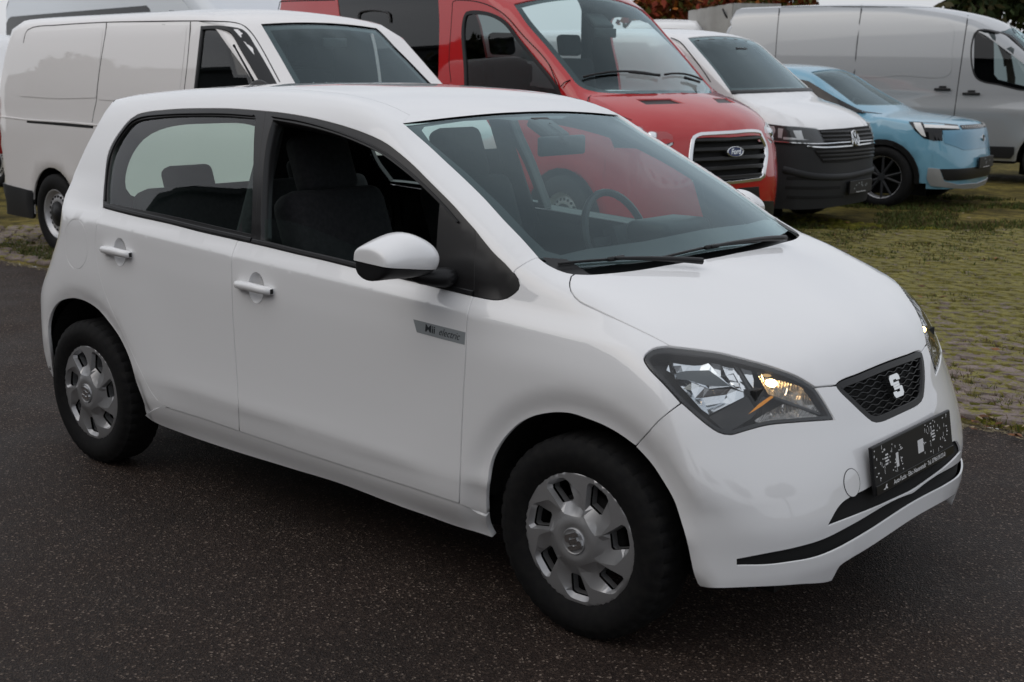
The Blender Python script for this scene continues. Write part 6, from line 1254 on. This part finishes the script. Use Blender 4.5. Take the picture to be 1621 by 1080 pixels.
me = mesh("dead_leaves", V, F, smooth=False); [me.materials.append(m) for m in LEAF]; me.polygons.foreach_set('material_index', mi); o = obj("dead_leaves", me, None); tag(o, "brown and orange dead leaves scattered over the mossy paving", "leaves", kind='stuff')
gr = MB(); GRIT = mat("grit", (.16, .13, .09), .9); noise_col(GRIT, (.07, .055, .03), (.26, .22, .14), 30)
for _ in range(2200):
    x = rng.uniform(-9, -5.5) if rng.rand() < .6 else rng.uniform(-.4, 1.2); y = edge_y(x)+rng.randn()*.035-.015; s = .003+.008*rng.rand()**2; P = [(x+s*rng.uniform(.6, 1.2)*math.cos(t)*1.3, y+s*rng.uniform(.6, 1.2)*math.sin(t), 0) for t in (0, 1.5, 3, 4.5)]; gr.add(P+[(x, y, s*.8)], [(0, 1, 4), (1, 2, 4), (2, 3, 4), (3, 0, 4)])
o = obj("grit", mesh("grit", gr.V, gr.F, smooth=False), GRIT); tag(o, "pale grit and crumbled moss lying along the edge of the asphalt", "grit", kind='stuff')
# ================================================================== further vehicles, trees and what stands behind the camera
def tree(name, x, y, h, cr, cols, label, seed, n=1500, leaf=.16, trunk=.16, zc=.62, squash=.8, group=None):
    r = np.random.RandomState(seed); t = empty(name, (x, y, 0), 0, label, "tree", group); b = MB()
    top = Vector((r.randn()*.3, r.randn()*.3, h*zc)); b.tube([(0, 0, -.1), (r.randn()*.06, r.randn()*.06, h*.25), top*.8, top], [trunk, trunk*.8, trunk*.5, trunk*.25], 8)
    cl = []
    for k in range(11):
        a = r.rand()*6.28; el_ = r.uniform(-.2, 1.2); q = Vector((math.cos(a)*math.cos(el_), math.sin(a)*math.cos(el_), math.sin(el_)*squash))*cr*r.uniform(.45, .85); c = top+q; cl.append((c, cr*r.uniform(.28, .5))); b.tube([top*r.uniform(.5, .95), top+q*.5+Vector((0, 0, -.1)), c], [trunk*.35, trunk*.2, trunk*.07], 5)
    obj("trunk", b.mesh("trunk", smooth=True), BARK, t); V = []; F = []; mi = []
    for _ in range(n):
        c, rd = cl[r.randint(len(cl))]; d = Vector(r.randn(3)); d.normalize(); p = c+d*rd*r.uniform(.5, 1.1); u = Vector(r.randn(3)).normalized()*leaf*r.uniform(.5, 1.2); w = u.cross(Vector(r.randn(3)).normalized()).normalized()*leaf*r.uniform(.3, .7); k = len(V)
        V += [p-u, p-w, p+u, p+w]; F.append((k, k+1, k+2, k+3)); mi.append(r.randint(len(cols)))
    me = mesh("crown", V, F, smooth=False); [me.materials.append(m) for m in cols]; me.polygons.foreach_set('material_index', mi); obj("crown", me, None, t); return t
BARK = mat("bark", (.05, .038, .03), .9); noise_col(BARK, (.03, .022, .018), (.08, .065, .05), 12)
AUT = [gm("leaves_red", (.20, .035, .018)), gm("leaves_orange", (.30, .10, .02)), gm("leaves_rust", (.14, .05, .02)), gm("leaves_olive", (.10, .10, .025))]
GRN = [gm("leaves_dark", (.020, .032, .012)), gm("leaves_green", (.038, .055, .018)), gm("leaves_brownish", (.05, .045, .02))]
def at_px(px, py, dist):                       # a point of the photograph at a given depth
    d = _fw+CR*((px-810.5)/FOC)-CU*((py-540)/FOC); return CO+d*dist
def ground_at(px, dist): p = at_px(px, 111, dist); return p[0], p[1]
for i, (px, dd, h, lb) in enumerate([(1065, 44, 5.6, "autumn tree with orange-red leaves above the small white fox van"), (1108, 47, 5.9, "autumn tree with rust-red leaves above the grey tarpaulin trailer"), (1205, 50, 6.2, "autumn tree with orange leaves beside the rear of the silver van")]):
    x, y = ground_at(px, dd); tree("autumn_tree", x, y, h, 1.9, AUT, lb, 50+i, 1800, .20)
x, y = ground_at(1600, 40); tree("broadleaf_tree", x, y, 5.4, 2.0, GRN, "dark green tree showing above the roof of the silver van at the right edge", 60, 2500, .22)
# small white van seen from behind, with a picture on its doors
FX = Cub([(.1, .80), (.4, .90), (1.1, .92), (1.5, .88), (2.1, .82), (2.45, .74), (2.6, .66)]); PX_ = Cub([(-4.5, 2.42), (-3.5, 2.52), (-1.2, 2.5), (-.6, 2.2), (.0, 1.5), (.5, 1.2), (.9, 1.0), (1., .8)])
fz = vehicle_f(FX, Cub([(-4.6, -.03), (-3, 0), (0, 0), (1, -.1)]), PX_, Cub([(-5, .09), (1, .05)]), .2, Cub([(0, .85), (.5, .95), (1, .9), (2.6, .5)]), 3.4, -.1, Cub([(0, -4.1), (1.2, -4.12), (2.2, -4.05), (2.6, -3.9)]), .93, kt=.14)
V8 = Veh(fz, (-7.4, 24.3), 100, "parked_van", "small white van seen from behind with a fox picture on its rear doors", "van")
c8 = at_px(1046, 111, 24.5); V8.e.location = (c8[0]+4.1*math.cos(rad(118)), c8[1]+4.1*math.sin(rad(118)), 0); V8.e.rotation_euler.z = rad(118); V8.b = Body(fz, tuple(V8.e.location), rad(118))
z8 = [(-3.95, .4), (-3.97, 1.3), (-3.93, 2.0), (-3.86, 2.3), (-3.4, 2.38), (-1.4, 2.38), (-.7, 2.0), (-.1, 1.4), (.5, 1.1), (.62, .5)]
P8 = lift(V8.b.f, SIDE, np.array(z8))[0]
panel("body_side", V8.b, SIDE, np.array([(-3.95, .3)]+z8[1:]+[(.62, .3)]), WHITE, V8.e, .25, gap=0, flange=0, mirror=True)
t8 = P8[(P8[:, 2] > .9)]; panel("roof", V8.b, TOP, np.vstack([t8, (t8*[1, -1, 1])[::-1]]), WHITE, V8.e, .2, gap=0, flange=0)
r8 = lift(V8.b.f, SIDE, np.array([(-3.95, .35), (-3.97, 1.0), (-3.97, 1.5), (-3.93, 2.0), (-3.88, 2.25)]))[0]; yt = np.linspace(-.62, -.01, 8); t9 = lift(V8.b.f, TOP, np.c_[np.full(8, -3.82), yt])[0]
panel("rear_doors", V8.b, REAR, np.vstack([r8, t9, (np.vstack([r8, t9])*[1, -1, 1])[::-1]]), WHITE, V8.e, .15, gap=0, flange=0)
def rear_quad(v, name, y0, y1, z0, z1, m, off=.006): q = resample(np.array([(y0, z0), (y1, z0), (y1, z1), (y0, z1), (y0, z0)]), .06)[:-1]; return panel(name, v.b, REAR, q, m, v.e, .1, gap=0, flange=.004, off=off)
rear_quad(V8, "door_joint", -.006, .006, .5, 2.28, GREYP)
FOXC = mat("fox_print", (.22, .09, .06), .5)
fox = [(-.16, -.10), (-.13, -.10), (-.11, .0), (-.03, .02), (.03, -.02), (.05, -.12), (.08, -.12), (.08, .02), (.13, .10), (.15, .18), (.11, .14), (.06, .12), (-.04, .11), (-.12, .09), (-.20, .0)]
def rear_print(v, name, pts, c, s, m): q = np.array([(c[0]-x*s, c[1]+z*s) for x, z in pts]); return panel(name, v.b, REAR, q, m, v.e, .1, gap=0, flange=0, off=.003)
rear_print(V8, "fox_print", fox, (.42, 1.86), 1.1, FOXC); rear_print(V8, "picture_print", [(-.3, -.1), (.3, -.12), (.28, .02), (.1, .12), (-.05, .16), (-.2, .05)], (-.38, 1.80), 1.1, mat("picture_print", (.32, .20, .18), .5))
underbody(V8, -3.8, .5, .85, arches=(-3.0, 0)); 
for cx in (-3.0, 0): wheel_at(V8, cx, -.80, .335, .205, .215, 'steel')
# trailer under a grey tarpaulin
TARP = mat("grey_tarpaulin", (.30, .295, .28), .55); _tn, _ = noise_col(TARP, (.25, .245, .235), (.36, .355, .34), 1.6, .3, .7); bump(TARP, _tn.outputs['Fac'], .25, .05)
tr = empty("tarpaulin_trailer", (0, 0, 0), 0, "long trailer box under a grey tarpaulin behind the white van", "trailer")
a_ = at_px(1086, 111, 25.0); b_ = at_px(1156, 111, 24.0); c_ = at_px(1232, 111, 28.0)
def wallp(p, q, z0, z1a, z1b, nm, bulge=.05):
    b = MB(); N1, N2 = 16, 6; V = []
    d_ = np.array([q[0]-p[0], q[1]-p[1]]); nrm = np.array([d_[1], -d_[0]])/np.linalg.norm(d_)
    for i in range(N1+1):
        for j in range(N2+1):
            s, t = i/N1, j/N2; w = bulge*math.sin(s*math.pi*5)*math.sin(t*math.pi)*.5+bulge*.3*math.sin(s*31+t*5); V.append((p[0]+d_[0]*s+nrm[0]*w, p[1]+d_[1]*s+nrm[1]*w, z0+(z1a+(z1b-z1a)*s-z0)*t))
    b.add(V, [(i*(N2+1)+j, (i+1)*(N2+1)+j, (i+1)*(N2+1)+j+1, i*(N2+1)+j+1) for i in range(N1) for j in range(N2)]); return obj(nm, b.mesh(nm, smooth=True), TARP, tr)
wallp(a_, b_, .8, 2.68, 2.78, "tarpaulin_side"); wallp(b_, c_, .8, 2.78, 2.98, "tarpaulin_side", .02)
rt = MB(); e4 = a_+(c_-b_); rt.add([(a_[0], a_[1], 2.68), (b_[0], b_[1], 2.78), (c_[0], c_[1], 2.98), (e4[0], e4[1], 2.88)], [(0, 1, 2, 3)]); rt.add([(a_[0], a_[1], .8), (b_[0], b_[1], .8), (c_[0], c_[1], .8), (e4[0], e4[1], .8)], [(0, 1, 2, 3)]); obj("tarpaulin_roof", rt.mesh("tarpaulin_roof"), TARP, tr)
chs = MB(); m0 = (a_+c_)/2; ang_ = math.atan2(c_[1]-b_[1], c_[0]-b_[0]); chs.box((m0[0], m0[1], .62), (4.2, 1.8, .25), Matrix.Rotation(ang_, 3, 'Z')); obj("chassis", chs.mesh("chassis"), SHADE, tr)
for s_ in (-.5, .5):
    tw_ = MB(); cx_ = m0[0]+math.cos(ang_)*s_*1.6; cy_ = m0[1]+math.sin(ang_)*s_*1.6; tw_.lathe([(0, -.95), (.36, -.95), (.38, -.9), (.38, .9), (.36, .95), (0, .95)], 24, 'y'); o = obj("axle_wheels", tw_.mesh("axle_wheels", smooth=True), RUBBER, tr); o.location = (cx_, cy_, .38); o.rotation_euler.z = ang_
rp_ = MB(); p1 = at_px(1144, 14, 23.9); p2 = at_px(1149, 25, 23.9); p3 = at_px(1156, 33, 23.9); rp_.tube([p1, p2, p3], .02, 5); obj("tarpaulin_rope", rp_.mesh("tarpaulin_rope", smooth=True), BLACKP, tr)
# large pale van at the upper left and the one at the left edge
V6 = Veh(transit_f(), (0, 0), 0, "parked_minibus", "pale bluish-white high minibus with dark window band behind the white panel van", "minibus")
_a, _b = np.array(ground_at(13, 19.5)), np.array(ground_at(240, 16.1)); _d = (_b-_a)/np.linalg.norm(_b-_a); yaw6 = math.degrees(math.atan2(_d[1], _d[0])); p6 = _a+_d*4.66*1.45+np.array([-_d[1], _d[0]])*.95
V6.e.location = (p6[0], p6[1], 0); V6.e.rotation_euler.z = rad(yaw6); V6.e.scale = (1.45, 1, 1.2); V6.b = Body(transit_f(), tuple(V6.e.location), rad(yaw6))
PALE = paint("pale_bluish_white_paint", (.60, .64, .68), .5)
off6 = -1.0
panel("body_side", V6.b, SIDE, np.array([(-4.88, .32), (-4.88, 1.2), (-4.84, 1.8), (-4.78, 2.28), (-4.5, 2.33), (-3, 2.36), (-2.2, 2.34), (-1.6, 2.27), (-1.15, 2.14), (-.6, 1.78), (-.08, 1.37), (.3, 1.15), (.6, .8), (.62, .32)]), PALE, V6.e, .2, gap=0, flange=.02, mirror=True)
tp6 = tp2; panel("roof_and_bonnet", V6.b, TOP, sym(np.vstack([tp6, ed5])), PALE, V6.e, .2, gap=0, flange=.01); front_skin(V6, .30, ed5, .40, PALE, step=.15); rear_close(V6, zr2, .32, PALE)
gb = [(-4.62, 1.18), (-4.66, 1.82), (-4.58, 1.90), (-1.45, 1.92), (-1.38, 1.84), (-1.38, 1.20)]; gq = resample(np.array(gb+gb[:1]), .08)[:-1]
panel("side_windows", V6.b, SIDE, gq, GLOSSB, V6.e, .2, gap=0, flange=.004, off=.004, mirror=True)
gb = [(-1.06, 1.20), (-1.06, 1.86), (-1.0, 1.86), (-.80, 1.74), (-.40, 1.44), (-.45, 1.22)]; panel("side_windows", V6.b, SIDE, resample(np.array(gb+gb[:1]), .08)[:-1], GLOSSB, V6.e, .2, gap=0, flange=.004, off=.004, mirror=True)
for cx in (-3.75, 0): wheel_at(V6, cx, -.87, .345, .235, .215, 'steel')
underbody(V6, -4.8, .8, .97, arches=(-3.75, 0), wr=.42, wz=.345)
V7 = Veh(t6_f(), (0, 0), 0, "parked_van", "white van with dark tinted windows cut off by the left edge of the picture", "van")
p7 = at_px(21, 111, 16.0); V7.e.location = (p7[0]-.62, p7[1]+.9, 0); V7.e.rotation_euler.z = rad(2); V7.b = Body(t6_f(), tuple(V7.e.location), rad(2))
V7.skin(WHITE, -3.93, .55, .30, (-3.0, 0), .385, .335, zt); panel("roof_and_pillars", V7.b, TOP, np.vstack([topo, (topo*[1, -1, 1])[::-1]]), WHITE, V7.e, .2, gap=0, flange=0); front_skin(V7, .25, ed3, .34, GREYP, step=.15); rear_close(V7, zt, .3, WHITE)
gb = [(-3.7, 1.12), (-3.66, 1.70), (-.95, 1.74), (-.72, 1.66), (-.28, 1.32), (-.2, 1.14)]; panel("side_windows", V7.b, SIDE, resample(np.array(gb+gb[:1]), .08)[:-1], GLOSSB, V7.e, .2, gap=0, flange=.004, off=.004, mirror=True)
for cx in (-3.0, 0): wheel_at(V7, cx, -.835, .335, .205, .215, 'steel')
underbody(V7, -3.9, .7, .9, arches=(-3, 0), wr=.40)
# behind the camera: the dealer's long dark hall, a hedge line of trees and parked cars' worth of clutter, seen only in reflections
HALL = mat("dark_cladding", (.028, .030, .034), .5); hl_ = empty("workshop_hall", (0, 0, 0), 0, "long low dark workshop hall on the camera's side of the yard, seen in reflections", "building")
hb = MB(); hb.box((-25, -17.5, 3.7), (66, 7, 7.4)); obj("wall", hb.mesh("wall"), HALL, hl_); hr_ = MB(); hr_.box((-25, -17.5, 7.5), (66.6, 7.6, .25)); obj("roof", hr_.mesh("roof"), GREYP, hl_)
for i in range(11):
    wd_ = MB(); wd_.box((-50+i*5.2, -13.97, 1.6), (3.2, .05, 2.6)); obj("gate", wd_.mesh("gate"), mat("gate_grey", (.05, .05, .055), .4) if i == 0 else bpy.data.materials["gate_grey"], hl_)
for i, (x, y, h, c) in enumerate([(20, -13, 7.5, 2.6), (26, -6, 8, 2.8), (28, 0, 7, 2.6), (25, 6.5, 6.5, 2.3), (-30, -9, 7, 2.6), (-15, -24, 10.5, 3.4), (-2, -25, 10, 3.2), (7, -22, 9, 3.)]):
    tree("yard_tree", x, y, h, c, GRN, ["tall dark tree at the near right corner of the yard", "broad dark tree standing east of the yard", "dark tree east of the parked hatchback's nose", "smaller dark tree north-east of the parked cars", "dark tree at the far left end of the hall", "tallest tree behind the left part of the hall", "tall tree behind the middle of the hall", "tall tree behind the right end of the hall"][i], 80+i, 1500, .30, .22)
